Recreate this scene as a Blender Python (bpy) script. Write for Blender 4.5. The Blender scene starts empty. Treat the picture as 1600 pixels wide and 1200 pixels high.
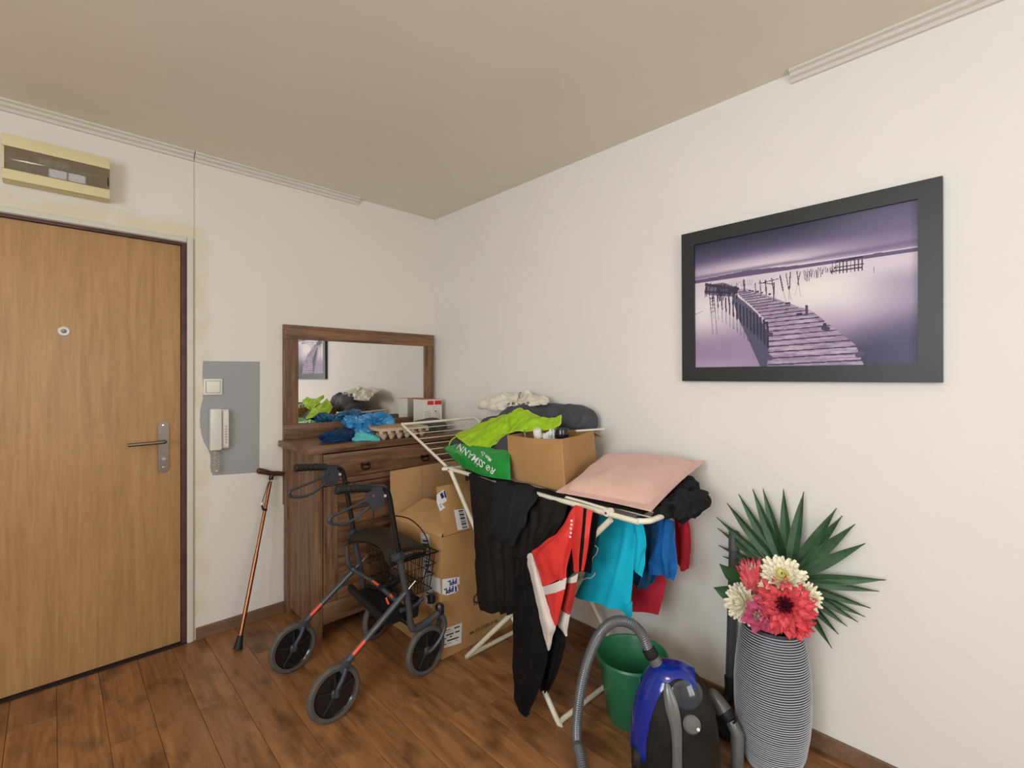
import bpy, bmesh, math, random
import numpy as np
from mathutils import Vector, Matrix, noise, Quaternion
random.seed(7)
PI = math.pi
S = bpy.context.scene
COL = S.collection

# ------------------------------------------------------------------ camera, world, lights, exposure
CAMP = Vector((-2.012, -2.895, 1.35))
FW = Vector((0.695, 0.719, 0)).normalized()
RT = Vector((FW.y, -FW.x, 0))
FPX = 744.6
cam_d = bpy.data.cameras.new('camera')
cam = bpy.data.objects.new('camera', cam_d)
COL.objects.link(cam)
cam.location = CAMP
cam.rotation_euler = (PI/2, 0, math.atan2(FW.y, FW.x) - PI/2)
cam_d.sensor_width = 36
cam_d.lens = FPX/1600*36
cam_d.shift_y = -10/1600
cam_d.clip_start = 0.05
S.camera = cam

w = bpy.data.worlds.new('world')
S.world = w
w.use_nodes = True
bg = w.node_tree.nodes['Background']
bg.inputs[0].default_value = (0.75, 0.85, 1.0, 1)
bg.inputs[1].default_value = 0.6

def area(name, loc, look, sx, sy, power, color, spread=PI):
    l = bpy.data.lights.new(name, 'AREA')
    l.shape = 'RECTANGLE'; l.size = sx; l.size_y = sy; l.energy = power; l.color = color; l.spread = spread
    o = bpy.data.objects.new(name, l); COL.objects.link(o)
    o.location = loc
    o.rotation_euler = (Vector(look)-Vector(loc)).to_track_quat('-Z', 'Y').to_euler()
    return o
area('window_daylight', (-4.09, -2.9, 1.67), (0, -2.9, 1.60), 1.5, 1.3, 72, (0.86, 0.94, 1.0))
area('back_window_daylight', (-1.7, -4.79, 1.67), (-1.7, 0, 1.5), 1.2, 1.3, 30, (0.97, 0.97, 0.95))
area('ceiling_lamp_light', (-2.5, -2.5, 2.36), (-2.3, -2.3, 0), 0.45, 0.45, 10, (1.0, 0.84, 0.66))

S.view_settings.view_transform = 'Standard'
S.view_settings.look = 'None'
S.view_settings.exposure = 0.04
S.view_settings.gamma = 1.0
S.view_settings.use_curve_mapping = False

# ------------------------------------------------------------------ helpers
def at(px, py, x=None, y=None, z=None, d=None):
    """turn a measured direction into a point at a known real plane / distance"""
    r = FW + RT*((px-800)/FPX) + Vector((0, 0, -(py-590)/FPX))
    if d is None:
        if x is not None: d = (x-CAMP.x)/r.x
        elif y is not None: d = (y-CAMP.y)/r.y
        else: d = (z-CAMP.z)/r.z
    return CAMP + r*d

def srgb(c):
    return tuple(((v/255)/12.92 if v/255 <= 0.04045 else ((v/255+0.055)/1.055)**2.4) for v in c)

def mat(name, rgb, rough=0.6, metal=0.0, var=0.0, vscale=8.0, bump=0.0, bscale=60.0, rgb2=None,
        stretch=(1, 1, 1), spec=0.5, sheen=0.0, trans=0.0, alpha=1.0, coat=0.0, ior=1.45, emit=None, bdist=0.01, detail=4):
    m = bpy.data.materials.new(name)
    m.use_nodes = True
    nt = m.node_tree; N = nt.nodes; L = nt.links
    b = N['Principled BSDF']
    c = srgb(rgb)
    b.inputs['Base Color'].default_value = (*c, 1)
    b.inputs['Roughness'].default_value = rough
    b.inputs['Metallic'].default_value = metal
    b.inputs['Specular IOR Level'].default_value = spec
    b.inputs['IOR'].default_value = ior
    b.inputs['Sheen Weight'].default_value = sheen
    b.inputs['Transmission Weight'].default_value = trans
    b.inputs['Coat Weight'].default_value = coat
    b.inputs['Alpha'].default_value = alpha
    tc = N.new('ShaderNodeTexCoord'); mp = N.new('ShaderNodeMapping')
    L.new(tc.outputs['Object'], mp.inputs[0]); mp.inputs['Scale'].default_value = stretch
    if var > 0 or rgb2:
        n = N.new('ShaderNodeTexNoise'); n.inputs['Scale'].default_value = vscale; n.inputs['Detail'].default_value = detail
        L.new(mp.outputs[0], n.inputs['Vector'])
        r = N.new('ShaderNodeValToRGB')
        c2 = srgb(rgb2) if rgb2 else tuple(v*(1-var) for v in c)
        c1 = c if rgb2 else tuple(min(1, v*(1+var)) for v in c)
        r.color_ramp.elements[0].position = 0.35; r.color_ramp.elements[1].position = 0.65
        r.color_ramp.elements[0].color = (*c2, 1); r.color_ramp.elements[1].color = (*c1, 1)
        L.new(n.outputs[0], r.inputs[0]); L.new(r.outputs[0], b.inputs['Base Color'])
    if bump > 0:
        n = N.new('ShaderNodeTexNoise'); n.inputs['Scale'].default_value = bscale; n.inputs['Detail'].default_value = 5
        L.new(mp.outputs[0], n.inputs['Vector'])
        bp = N.new('ShaderNodeBump'); bp.inputs['Strength'].default_value = bump; bp.inputs['Distance'].default_value = bdist
        L.new(n.outputs[0], bp.inputs['Height']); L.new(bp.outputs[0], b.inputs['Normal'])
    return m

def wood(name, dark, light, axis='Z', scale=1.0, rough=0.5, rand=0.0, knots=0.0, stretch=14, contrast=(0.3, 0.7)):
    """grain running along the given object axis, optional per-plank random shift and tone"""
    m = bpy.data.materials.new(name); m.use_nodes = True
    nt = m.node_tree; N = nt.nodes; L = nt.links; b = N['Principled BSDF']
    tc = N.new('ShaderNodeTexCoord'); mp = N.new('ShaderNodeMapping')
    L.new(tc.outputs['Object'], mp.inputs[0])
    oi = N.new('ShaderNodeObjectInfo')
    if rand > 0:
        cb = N.new('ShaderNodeVectorMath'); cb.operation = 'SCALE'; cb.inputs[0].default_value = (13.1, 7.7, 5.3)
        L.new(oi.outputs['Random'], cb.inputs['Scale'])
        ad = N.new('ShaderNodeVectorMath'); ad.operation = 'ADD'
        L.new(tc.outputs['Object'], ad.inputs[0]); L.new(cb.outputs[0], ad.inputs[1]); L.new(ad.outputs[0], mp.inputs[0])
    st = [stretch]*3; st['XYZ'.index(axis)] = 1.0
    mp.inputs['Scale'].default_value = [s*scale for s in st]
    n1 = N.new('ShaderNodeTexNoise'); n1.inputs['Scale'].default_value = 1.6; n1.inputs['Detail'].default_value = 6
    n1.inputs['Distortion'].default_value = 1.2
    n2 = N.new('ShaderNodeTexNoise'); n2.inputs['Scale'].default_value = 9; n2.inputs['Detail'].default_value = 8; n2.inputs['Roughness'].default_value = 0.7
    L.new(mp.outputs[0], n1.inputs['Vector']); L.new(mp.outputs[0], n2.inputs['Vector'])
    mx = N.new('ShaderNodeMath'); mx.operation = 'MULTIPLY_ADD'; mx.inputs[1].default_value = 0.45
    L.new(n2.outputs[0], mx.inputs[0])
    m2 = N.new('ShaderNodeMath'); m2.operation = 'MULTIPLY'; m2.inputs[1].default_value = 0.55
    L.new(n1.outputs[0], m2.inputs[0]); L.new(m2.outputs[0], mx.inputs[2])
    r = N.new('ShaderNodeValToRGB')
    e = r.color_ramp.elements
    e[0].position = contrast[0]; e[1].position = contrast[1]
    e[0].color = (*srgb(dark), 1); e[1].color = (*srgb(light), 1)
    L.new(mx.outputs[0], r.inputs[0])
    out = r.outputs[0]
    if knots > 0:
        n3 = N.new('ShaderNodeTexNoise'); n3.inputs['Scale'].default_value = 5.5; n3.inputs['Detail'].default_value = 3
        mp3 = N.new('ShaderNodeMapping'); s3 = [1.7]*3; s3['XYZ'.index(axis)] = 1.0; mp3.inputs['Scale'].default_value = s3
        L.new((ad.outputs[0] if rand > 0 else tc.outputs['Object']), mp3.inputs[0]); L.new(mp3.outputs[0], n3.inputs['Vector'])
        r3 = N.new('ShaderNodeValToRGB'); r3.color_ramp.elements[0].position = 0.28; r3.color_ramp.elements[1].position = 0.47
        r3.color_ramp.elements[0].color = (1-knots, 1-knots, 1-knots, 1); r3.color_ramp.elements[1].color = (1, 1, 1, 1)
        L.new(n3.outputs[0], r3.inputs[0])
        mm = N.new('ShaderNodeMixRGB'); mm.blend_type = 'MULTIPLY'; mm.inputs[0].default_value = 1
        L.new(out, mm.inputs[1]); L.new(r3.outputs[0], mm.inputs[2]); out = mm.outputs[0]
    if rand > 0:
        hs = N.new('ShaderNodeHueSaturation')
        mr = N.new('ShaderNodeMapRange'); mr.inputs[3].default_value = 1-rand; mr.inputs[4].default_value = 1+rand
        L.new(oi.outputs['Random'], mr.inputs[0]); L.new(mr.outputs[0], hs.inputs['Value']); L.new(out, hs.inputs['Color']); out = hs.outputs[0]
    L.new(out, b.inputs['Base Color'])
    b.inputs['Roughness'].default_value = rough
    bp = N.new('ShaderNodeBump'); bp.inputs['Strength'].default_value = 0.15; bp.inputs['Distance'].default_value = 0.002
    L.new(n2.outputs[0], bp.inputs['Height']); L.new(bp.outputs[0], b.inputs['Normal'])
    return m

def vcol_mat(name, rough=0.5, bump=0.0):
    m = bpy.data.materials.new(name); m.use_nodes = True
    N = m.node_tree.nodes; L = m.node_tree.links; b = N['Principled BSDF']
    a = N.new('ShaderNodeVertexColor'); a.layer_name = 'print'
    L.new(a.outputs[0], b.inputs['Base Color']); b.inputs['Roughness'].default_value = rough
    return m

OFF = {}
def tag(o, label=None, cat=None, group=None, kind=None):
    if label: o['label'] = label
    if cat: o['category'] = cat
    if group: o['group'] = group
    if kind: o['kind'] = kind
    return o

def thing(name, loc, label, cat, group=None):
    o = bpy.data.objects.new(name, None); COL.objects.link(o)
    o.empty_display_size = 0.05
    o.location = loc; OFF[o.name] = Vector(loc)
    return tag(o, label, cat, group)

def finish(name, me, material, parent=None, smooth=True, local=False):
    o = bpy.data.objects.new(name, me); COL.objects.link(o)
    if material is not None:
        if not isinstance(material, (list, tuple)): material = [material]
        for m in material: me.materials.append(m)
    if parent is not None:
        off = OFF.get(parent.name, Vector((0, 0, 0)))
        if not local: me.transform(Matrix.Translation(-off))
        o.parent = parent; OFF[o.name] = off
    else:
        OFF[o.name] = Vector((0, 0, 0))
        if not local and len(me.vertices):
            n = len(me.vertices); co = np.empty(n*3); me.vertices.foreach_get('co', co); co = co.reshape(-1, 3)
            base = Vector(((co[:, 0].min()+co[:, 0].max())/2, (co[:, 1].min()+co[:, 1].max())/2, co[:, 2].min()))
            me.transform(Matrix.Translation(-base)); o.location = base; OFF[o.name] = base
    if smooth:
        me.polygons.foreach_set('use_smooth', [True]*len(me.polygons))
        try: me.set_sharp_from_angle(angle=math.radians(38))
        except Exception: pass
    return o

def from_bm(name, bm, material, parent=None, smooth=True, local=False, normals=True):
    if normals: bmesh.ops.recalc_face_normals(bm, faces=bm.faces[:])
    me = bpy.data.meshes.new(name); bm.to_mesh(me); bm.free()
    return finish(name, me, material, parent, smooth, local)

class MB:
    def __init__(s): s.bm = bmesh.new()
    def box(s, a, b, bev=0.0, rot=None, mi=0, piv=None):
        a = Vector(a); b = Vector(b)
        c = (a+b)/2; d = Vector([abs(v) for v in (b-a)])
        t = bmesh.new()
        bmesh.ops.create_cube(t, size=1)
        bmesh.ops.scale(t, vec=d, verts=t.verts)
        if bev > 0: bmesh.ops.bevel(t, geom=t.edges[:], offset=min(bev, min(d)*0.45), segments=2, affect='EDGES', profile=0.6)
        M = Matrix.Translation(c)
        if rot is not None:
            p = Vector(piv) if piv is not None else c
            M = Matrix.Translation(p) @ rot.to_4x4() @ Matrix.Translation(-p) @ M
        bmesh.ops.transform(t, matrix=M, verts=t.verts)
        for f in t.faces: f.material_index = mi
        s._merge(t); return s
    def _merge(s, t):
        me = bpy.data.meshes.new('tmp'); t.to_mesh(me); t.free(); s.bm.from_mesh(me); bpy.data.meshes.remove(me)
    def quad(s, pts, mi=0):
        vs = [s.bm.verts.new(p) for p in pts]; f = s.bm.faces.new(vs); f.material_index = mi; return s
    def hexa(s, base, top):
        """prism between two equal rings of points"""
        n = len(base); A = [s.bm.verts.new(p) for p in base]; B = [s.bm.verts.new(p) for p in top]
        s.bm.faces.new(A[::-1]); s.bm.faces.new(B)
        for i in range(n): s.bm.faces.new((A[i], A[(i+1) % n], B[(i+1) % n], B[i]))
        return s
    def tube(s, pts, r, n=10, smooth=0, cap=True, closed=False):
        pts = [Vector(p) for p in pts]
        rr = r if isinstance(r, (list, tuple)) else [r]*len(pts)
        if smooth:
            P2 = []; R2 = []; m = len(pts)
            rng = range(m if closed else m-1)
            for i in rng:
                p0 = pts[(i-1) % m] if closed or i > 0 else pts[0]*2-pts[1]
                p1 = pts[i]; p2 = pts[(i+1) % m]
                p3 = pts[(i+2) % m] if closed or i+2 < m else pts[-1]*2-pts[-2]
                for k in range(smooth):
                    t = k/smooth
                    P2.append(0.5*((2*p1)+(-p0+p2)*t+(2*p0-5*p1+4*p2-p3)*t*t+(-p0+3*p1-3*p2+p3)*t**3))
                    R2.append(rr[i]*(1-t)+rr[(i+1) % m]*t)
            if not closed: P2.append(pts[-1]); R2.append(rr[-1])
            pts, rr = P2, R2
        m = len(pts); rings = []; up = None
        for i, p in enumerate(pts):
            if closed: tdir = (pts[(i+1) % m]-pts[i-1]).normalized()
            else: tdir = (pts[min(i+1, m-1)]-pts[max(i-1, 0)]).normalized()
            if up is None:
                up = tdir.orthogonal().normalized()
            else:
                up = (up - tdir*up.dot(tdir))
                up = up.normalized() if up.length > 1e-6 else tdir.orthogonal().normalized()
            sd = tdir.cross(up)
            rings.append([s.bm.verts.new(p+(up*math.cos(2*PI*k/n)+sd*math.sin(2*PI*k/n))*rr[i]) for k in range(n)])
        for i in range(m if closed else m-1):
            A = rings[i]; B = rings[(i+1) % m]
            for k in range(n): s.bm.faces.new((A[k], A[(k+1) % n], B[(k+1) % n], B[k]))
        if cap and not closed:
            s.bm.faces.new(rings[0][::-1]); s.bm.faces.new(rings[-1])
        return s
    def lathe(s, prof, c=(0, 0, 0), n=32, axis='Z', cap=True, M=None):
        rings = []; c = Vector(c)
        for r, h in prof:
            ring = []
            for k in range(n):
                a = 2*PI*k/n
                v = Vector((r*math.cos(a), r*math.sin(a), h))
                if axis == 'Y': v = Vector((v.x, v.z, v.y))
                if axis == 'X': v = Vector((v.z, v.x, v.y))
                if M is not None: v = M @ v
                ring.append(s.bm.verts.new(c+v))
            rings.append(ring)
        for A, B in zip(rings, rings[1:]):
            for k in range(n): s.bm.faces.new((A[k], A[(k+1) % n], B[(k+1) % n], B[k]))
        if cap:
            s.bm.faces.new(rings[0][::-1]); s.bm.faces.new(rings[-1])
        return s
    def build(s, name, material, parent=None, smooth=True, local=False):
        return from_bm(name, s.bm, material, parent, smooth, local)

def cr(p0, p1, p2, p3, t):
    return 0.5*((2*p1)+(-p0+p2)*t+(2*p0-5*p1+4*p2-p3)*t*t+(-p0+3*p1-3*p2+p3)*t**3)

class Surf:
    """smooth sheet through a grid of 3D points, with cloth wrinkles along its normal"""
    def __init__(s, grid, wr=0.0, wf=6.0, seed=0, dirn=None, folds=None, fold_amp=0.0):
        s.g = [[Vector(p) for p in row] for row in grid]; s.wr = wr; s.wf = wf; s.seed = seed
        s.folds = folds; s.fa = fold_amp
    def _row(s, row, u):
        n = len(row)-1; x = min(max(u, 0), 1)*n; i = min(int(x), n-1); t = x-i
        p1 = row[i]; p2 = row[i+1]
        p0 = row[i-1] if i > 0 else p1*2-p2
        p3 = row[i+2] if i+2 <= n else p2*2-p1
        return cr(p0, p1, p2, p3, t)
    def base(s, u, v):
        col = [s._row(r, u) for r in s.g]
        return s._row(col, v)
    def normal(s, u, v):
        e = 0.01
        a = s.base(min(u+e, 1), v)-s.base(max(u-e, 0), v); b = s.base(u, min(v+e, 1))-s.base(u, max(v-e, 0))
        n = a.cross(b)
        return n.normalized() if n.length > 1e-9 else Vector((-1, 0, 0))
    def ev(s, u, v, lift=0.0):
        p = s.base(u, v); n = s.normal(u, v)
        d = 0
        if s.wr:
            d += s.wr*(noise.noise(p*s.wf+Vector((s.seed*3.1, 0, 0))) + 0.5*noise.noise(p*s.wf*2.3+Vector((0, s.seed*1.7, 5))))
        if s.folds:
            ph = 0.8*noise.noise(Vector((u*2, v*1.3, s.seed*2.3)))
            d += s.fa*(0.35+0.65*v)*math.sin(2*PI*(s.folds*u+ph+0.12*s.seed))
        return p+n*(d+lift)
    def mesh(s, name, material, parent=None, nu=30, nv=40, thick=0.003, mask=None):
        bm = bmesh.new()
        F = [[bm.verts.new(s.ev(i/nu, j/nv, thick/2)) for i in range(nu+1)] for j in range(nv+1)]
        B = [[bm.verts.new(s.ev(i/nu, j/nv, -thick/2)) for i in range(nu+1)] for j in range(nv+1)]
        for j in range(nv):
            for i in range(nu):
                bm.faces.new((F[j][i], F[j][i+1], F[j+1][i+1], F[j+1][i]))
                bm.faces.new((B[j][i], B[j+1][i], B[j+1][i+1], B[j][i+1]))
        for j in range(nv):
            bm.faces.new((F[j][0], F[j+1][0], B[j+1][0], B[j][0])); bm.faces.new((F[j][nu], B[j][nu], B[j+1][nu], F[j+1][nu]))
        for i in range(nu):
            bm.faces.new((F[0][i], B[0][i], B[0][i+1], F[0][i+1])); bm.faces.new((F[nv][i], F[nv][i+1], B[nv][i+1], B[nv][i]))
        return from_bm(name, bm, material, parent)

def G(rows):
    """grid of (px,py,x-plane) measured points to world points"""
    return [[at(p[0], p[1], x=p[2]) for p in r] for r in rows]

def lump(name, c, r, material, parent=None, amp=0.15, f=6.0, seed=0, ridged=0.0, flat=None, sub=5, rot=None, sq=1.0, fine=0.0):
    bm = bmesh.new(); bmesh.ops.create_icosphere(bm, subdivisions=sub, radius=1)
    c = Vector(c); r = Vector(r)
    for v in bm.verts:
        n = v.co.normalized()
        q = n.copy()
        if sq != 1.0:
            q = Vector([math.copysign(abs(t)**sq, t) for t in n])
        p = Vector((q.x*r.x, q.y*r.y, q.z*r.z))
        o = Vector((seed*7.3, seed*3.1, seed*1.9))
        k = noise.noise(p*f+o)*amp + 0.5*amp*noise.noise(p*f*2.1+o)
        if ridged:
            k += ridged*(0.5-abs(noise.noise(p*f*1.6+o*2))*2) + ridged*0.5*(0.5-abs(noise.noise(p*f*3.4+o))*2)
        if fine: k += fine*noise.noise(p*f*6+o)
        p = p*(1+k)
        if rot is not None: p = rot @ p
        p += c
        if flat is not None and p.z < flat: p.z = flat+0.002*noise.noise(p*20)
        v.co = p
    return from_bm(name, bm, material, parent)

def text_mesh(txt, size, bold=0.0, ext=0.0):
    cu = bpy.data.curves.new('txt', 'FONT'); cu.body = txt; cu.size = size; cu.offset = bold; cu.extrude = ext
    cu.align_x = 'CENTER'; cu.align_y = 'CENTER'; cu.resolution_u = 2
    o = bpy.data.objects.new('txt', cu); COL.objects.link(o)
    dg = bpy.context.evaluated_depsgraph_get(); dg.update()
    me = bpy.data.meshes.new_from_object(o.evaluated_get(dg))
    COL.objects.unlink(o); bpy.data.objects.remove(o)
    me.materials.clear()
    return me

def text_on(name, txt, pos, right, up, size, material, parent, bold=0.0, lift=0.0006, sx=1.0):
    me = text_mesh(txt, size, bold)
    right = Vector(right).normalized(); up = Vector(up).normalized(); n = right.cross(up)
    for v in me.vertices: v.co = Vector(pos)+right*v.co.x*sx+up*v.co.y+n*lift
    return finish(name, me, material, parent, smooth=False)

def text_surf(name, txt, surf, uc, vc, ru, rv, size, material, parent, lift=0.003, bold=0.0, aspect=1.0):
    """text laid on a Surf: (ru,rv) reading direction in parameter space per unit text length; up is perpendicular"""
    me = text_mesh(txt, size, bold)
    bm = bmesh.new(); bm.from_mesh(me)
    bmesh.ops.subdivide_edges(bm, edges=bm.edges[:], cuts=1)
    upu, upv = ru[1], rv[1]
    for v in bm.verts:
        u = uc+v.co.x*ru[0]+v.co.y*ru[1]; t = vc+v.co.x*rv[0]+v.co.y*rv[1]
        v.co = surf.ev(u, t, lift)
    return from_bm(name, bm, material, parent, smooth=False, normals=False)

def print_panel(name, arr, o, ru, rv, parent, rough=0.5, thick=0.002, matl=None):
    """flat print: colour array (h,w,3 srgb 0..1) as a coloured grid; o top-left, ru right vector, rv down vector"""
    h, wd, _ = arr.shape
    o = np.array(o); ru = np.array(ru); rv = np.array(rv)
    U, V = np.meshgrid(np.linspace(0, 1, wd+1), np.linspace(0, 1, h+1))
    co = o+U[..., None]*ru+V[..., None]*rv
    idx = np.arange((h+1)*(wd+1)).reshape(h+1, wd+1)
    f = np.stack([idx[:-1, :-1], idx[1:, :-1], idx[1:, 1:], idx[:-1, 1:]], -1).reshape(-1, 4)
    me = bpy.data.meshes.new(name)
    me.vertices.add(co.size//3); me.vertices.foreach_set('co', co.reshape(-1))
    me.loops.add(f.size); me.loops.foreach_set('vertex_index', f.reshape(-1).astype(np.int32))
    me.polygons.add(len(f)); me.polygons.foreach_set('loop_start', np.arange(0, f.size, 4, dtype=np.int32))
    me.update(calc_edges=True)
    ca = me.color_attributes.new('print', 'FLOAT_COLOR', 'CORNER')
    lin = np.where(arr <= 0.04045, arr/12.92, ((np.clip(arr, 0, 1)+0.055)/1.055)**2.4)
    c4 = np.concatenate([lin, np.ones((h, wd, 1))], -1).reshape(-1, 1, 4).repeat(4, 1).reshape(-1)
    ca.data.foreach_set('color', c4.astype(np.float32))
    return finish(name, me, matl or M['print'], parent, smooth=False)

# ------------------------------------------------------------------ materials
M = {}
M['print'] = vcol_mat('printed paper', 0.55)
M['print_matt'] = vcol_mat('printed card', 0.6)
M['ceiling'] = mat('ceiling paint', (232, 225, 208), 0.9, var=0.02, vscale=2, bump=0.1, bscale=120, bdist=0.002)
M['wall'] = mat('white wall paint', (232, 228, 222), 0.75, var=0.012, vscale=3, bump=0.25, bscale=70, bdist=0.0015)
M['trim'] = mat('white polystyrene trim', (214, 208, 196), 0.7)
M['door'] = wood('oak veneer', (158, 118, 76), (198, 156, 106), 'Z', 1.2, 0.45, stretch=16, contrast=(0.3, 0.75))
M['doorframe'] = mat('old brown frame paint', (84, 54, 50), 0.5, var=0.25, vscale=18)
M['steel'] = mat('brushed steel', (136, 130, 120), 0.35, 1.0)
M['chrome'] = mat('chrome', (215, 215, 215), 0.12, 1.0)
M['dres_v'] = wood('walnut decor vertical', (76, 52, 34), (150, 112, 80), 'Z', 1.0, 0.5, stretch=18, contrast=(0.38, 0.64))
M['dres_h'] = wood('walnut decor horizontal', (76, 50, 32), (148, 108, 76), 'X', 1.0, 0.45, knots=0.45, stretch=18, contrast=(0.38, 0.64))
M['dres_dark'] = mat('dark gap', (38, 26, 18), 0.8)
M['mirror'] = mat('mirror glass', (235, 235, 232), 0.01, 1.0)
M['plank'] = wood('laminate plank', (98, 62, 36), (182, 128, 80), 'Y', 1.0, 0.38, rand=0.10, knots=0.5, stretch=9, contrast=(0.30, 0.72))
M['subfloor'] = mat('plank joint', (38, 24, 15), 0.9)
M['skirt'] = wood('skirting decor', (96, 70, 50), (138, 106, 80), 'X', 1.0, 0.5, stretch=14)
M['cream'] = mat('aged cream plastic', (222, 208, 162), 0.45)
M['smoke'] = mat('smoked plastic', (178, 164, 140), 0.04, trans=0.7, spec=0.8)
M['white_pl'] = mat('white plastic', (226, 224, 214), 0.35)
M['black_rub'] = mat('black rubber', (26, 26, 27), 0.55)
M['black_met'] = mat('black lacquered tube', (22, 23, 25), 0.25, coat=0.3)
M['grey_met'] = mat('grey lacquered tube', (80, 83, 88), 0.35, 0.4)
M['grey_pl'] = mat('dark grey plastic', (56, 59, 65), 0.4)
M['tyre'] = mat('grey tyre', (84, 80, 75), 0.7, var=0.1, vscale=30)
M['seat'] = mat('seat vinyl', (40, 35, 30), 0.5, bump=0.5, bscale=140, bdist=0.002)
M['orange'] = mat('orange reflector', (232, 84, 48), 0.35)
M['card'] = mat('corrugated cardboard', (184, 142, 92), 0.8, rgb2=(172, 130, 82), vscale=5, bump=0.15, bscale=40, bdist=0.002)
M['card_in'] = mat('cardboard light side', (190, 150, 104), 0.85, rgb2=(180, 140, 94), vscale=5, bump=0.1, bscale=40, bdist=0.002)
M['label'] = mat('white label', (226, 226, 226), 0.5)
M['ink'] = mat('black ink', (35, 35, 38), 0.6)
M['blue_ink'] = mat('blue ink', (28, 40, 110), 0.6)
M['rack'] = mat('cream white lacquered metal', (226, 220, 200), 0.35, var=0.03, vscale=12)
M['copper'] = mat('copper bronze tube', (150, 98, 70), 0.28, 0.9)
M['walnut'] = mat('dark carved wood', (92, 56, 34), 0.4, rgb2=(62, 36, 22), vscale=30)
M['blk_cloth'] = mat('black jersey', (17, 16, 16), 0.95, var=0.12, vscale=14, bump=0.2, bscale=90, bdist=0.002, spec=0.2)
M['brown_blk'] = mat('faded black shell fabric', (25, 21, 20), 0.75, spec=0.25, var=0.1, vscale=14, bump=0.2, bscale=60, bdist=0.002)
M['char_cloth'] = mat('charcoal cotton', (33, 34, 36), 0.95, var=0.1, vscale=30, bump=0.3, bscale=120, bdist=0.002, spec=0.2)
M['red_shell'] = mat('red shell fabric', (214, 52, 46), 0.6, var=0.06, vscale=14)
M['white_shell'] = mat('off white shell fabric', (208, 200, 192), 0.65, var=0.04, vscale=14)
M['turq'] = mat('turquoise cotton', (0, 182, 212), 0.85, var=0.05, vscale=14, bump=0.2, bscale=90, bdist=0.002)
M['blue_cloth'] = mat('royal blue cotton', (8, 96, 168), 0.85, var=0.06, vscale=14, bump=0.2, bscale=90, bdist=0.002)
M['petrol'] = mat('dark petrol cotton', (10, 62, 96), 0.85, var=0.08, vscale=14)
M['red_cloth'] = mat('crimson cotton', (190, 36, 56), 0.85, var=0.06, vscale=20, bump=0.2, bscale=90, bdist=0.002)
M['pink'] = mat('dusty pink cotton', (212, 172, 160), 0.95, var=0.05, vscale=10, bump=0.35, bscale=160, bdist=0.002, sheen=0.2)
M['lime'] = mat('lime quilted nylon', (156, 196, 22), 0.6, var=0.06, vscale=12, bump=0.9, bscale=20, bdist=0.015)
M['lime_edge'] = mat('lime piping', (176, 208, 60), 0.6)
M['slate'] = mat('slate quilted nylon', (66, 66, 76), 0.6, var=0.12, vscale=14, bump=0.5, bscale=26, bdist=0.008)
M['bag_green'] = mat('green carrier film', (18, 138, 52), 0.3, var=0.1, vscale=9, bump=0.5, bscale=14, bdist=0.01)
M['bag_white'] = mat('white carrier film', (222, 216, 200), 0.4, var=0.03, vscale=9)
M['bag_blue'] = mat('blue bin liner film', (24, 122, 190), 0.22, rgb2=(70, 160, 215), vscale=18, trans=0.15, spec=0.7)
M['navy_knit'] = mat('navy knit', (14, 66, 112), 0.95, rgb2=(6, 38, 76), vscale=50, bump=0.8, bscale=90, bdist=0.004)
M['aqua'] = mat('aqua fabric', (84, 184, 184), 0.8, var=0.05, vscale=10)
M['pulp'] = mat('egg box pulp', (196, 178, 152), 0.95, bump=0.5, bscale=120, bdist=0.002)
M['egg'] = mat('brown eggshell', (196, 134, 104), 0.5, rgb2=(180, 116, 90), vscale=12)
M['black_bag'] = mat('black fabric bag', (38, 36, 34), 0.5, bump=0.5, bscale=30, bdist=0.006)
M['bucket'] = mat('green bucket plastic', (46, 118, 82), 0.35, var=0.05, vscale=6)
M['vac_blue'] = mat('cobalt gloss plastic', (16, 40, 140), 0.15, coat=0.6)
M['vac_dark'] = mat('dusty anthracite plastic', (36, 34, 30), 0.6, spec=0.3, rgb2=(22, 22, 21), vscale=12, bump=0.3, bscale=60, bdist=0.002)
M['vac_grey'] = mat('silver grey plastic', (112, 113, 112), 0.3, 0.3)
M['smoke_dark'] = mat('smoked dome', (58, 60, 56), 0.1, rgb2=(30, 36, 58), vscale=9, spec=0.8)
M['hose'] = mat('hose grey plastic', (104, 106, 108), 0.32, 0.3)
M['vase'] = mat('ribbed ceramic dark groove', (48, 50, 62), 0.5)
M['vase_rib'] = mat('ribbed ceramic pale ridge', (196, 198, 204), 0.45)
M['leaf'] = mat('palm leaf green', (66, 100, 68), 0.5, rgb2=(40, 72, 50), vscale=16, bump=0.4, bscale=60, bdist=0.003)
M['leaf2'] = mat('broad leaf green', (58, 96, 56), 0.45, rgb2=(44, 80, 46), vscale=10)
M['pet_cream'] = mat('cream petal', (250, 243, 208), 0.6, rgb2=(252, 246, 228), vscale=14)
M['pet_yel'] = mat('pale yellow petal', (244, 236, 160), 0.6)
M['pet_coral'] = mat('coral petal', (238, 98, 106), 0.55, rgb2=(230, 72, 84), vscale=20)
M['pet_dark'] = mat('dark cherry petal', (120, 30, 52), 0.6)
M['pet_pink'] = mat('magenta pink petal', (224, 92, 142), 0.55, rgb2=(236, 150, 172), vscale=30)
M['pet_prot'] = mat('protea petal', (226, 84, 98), 0.55, rgb2=(240, 150, 150), vscale=26)
M['pet_pale'] = mat('pale pink stamens', (238, 206, 196), 0.7)
M['frame_blk'] = mat('black brushed frame', (54, 56, 56), 0.42, 0.35, bump=0.1, bscale=200, bdist=0.001)
M['grey_paint'] = mat('grey wall paint', (160, 161, 163), 0.7, bump=0.2, bscale=70, bdist=0.0015)
M['stem'] = mat('wrapped stem', (60, 80, 45), 0.7)

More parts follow.
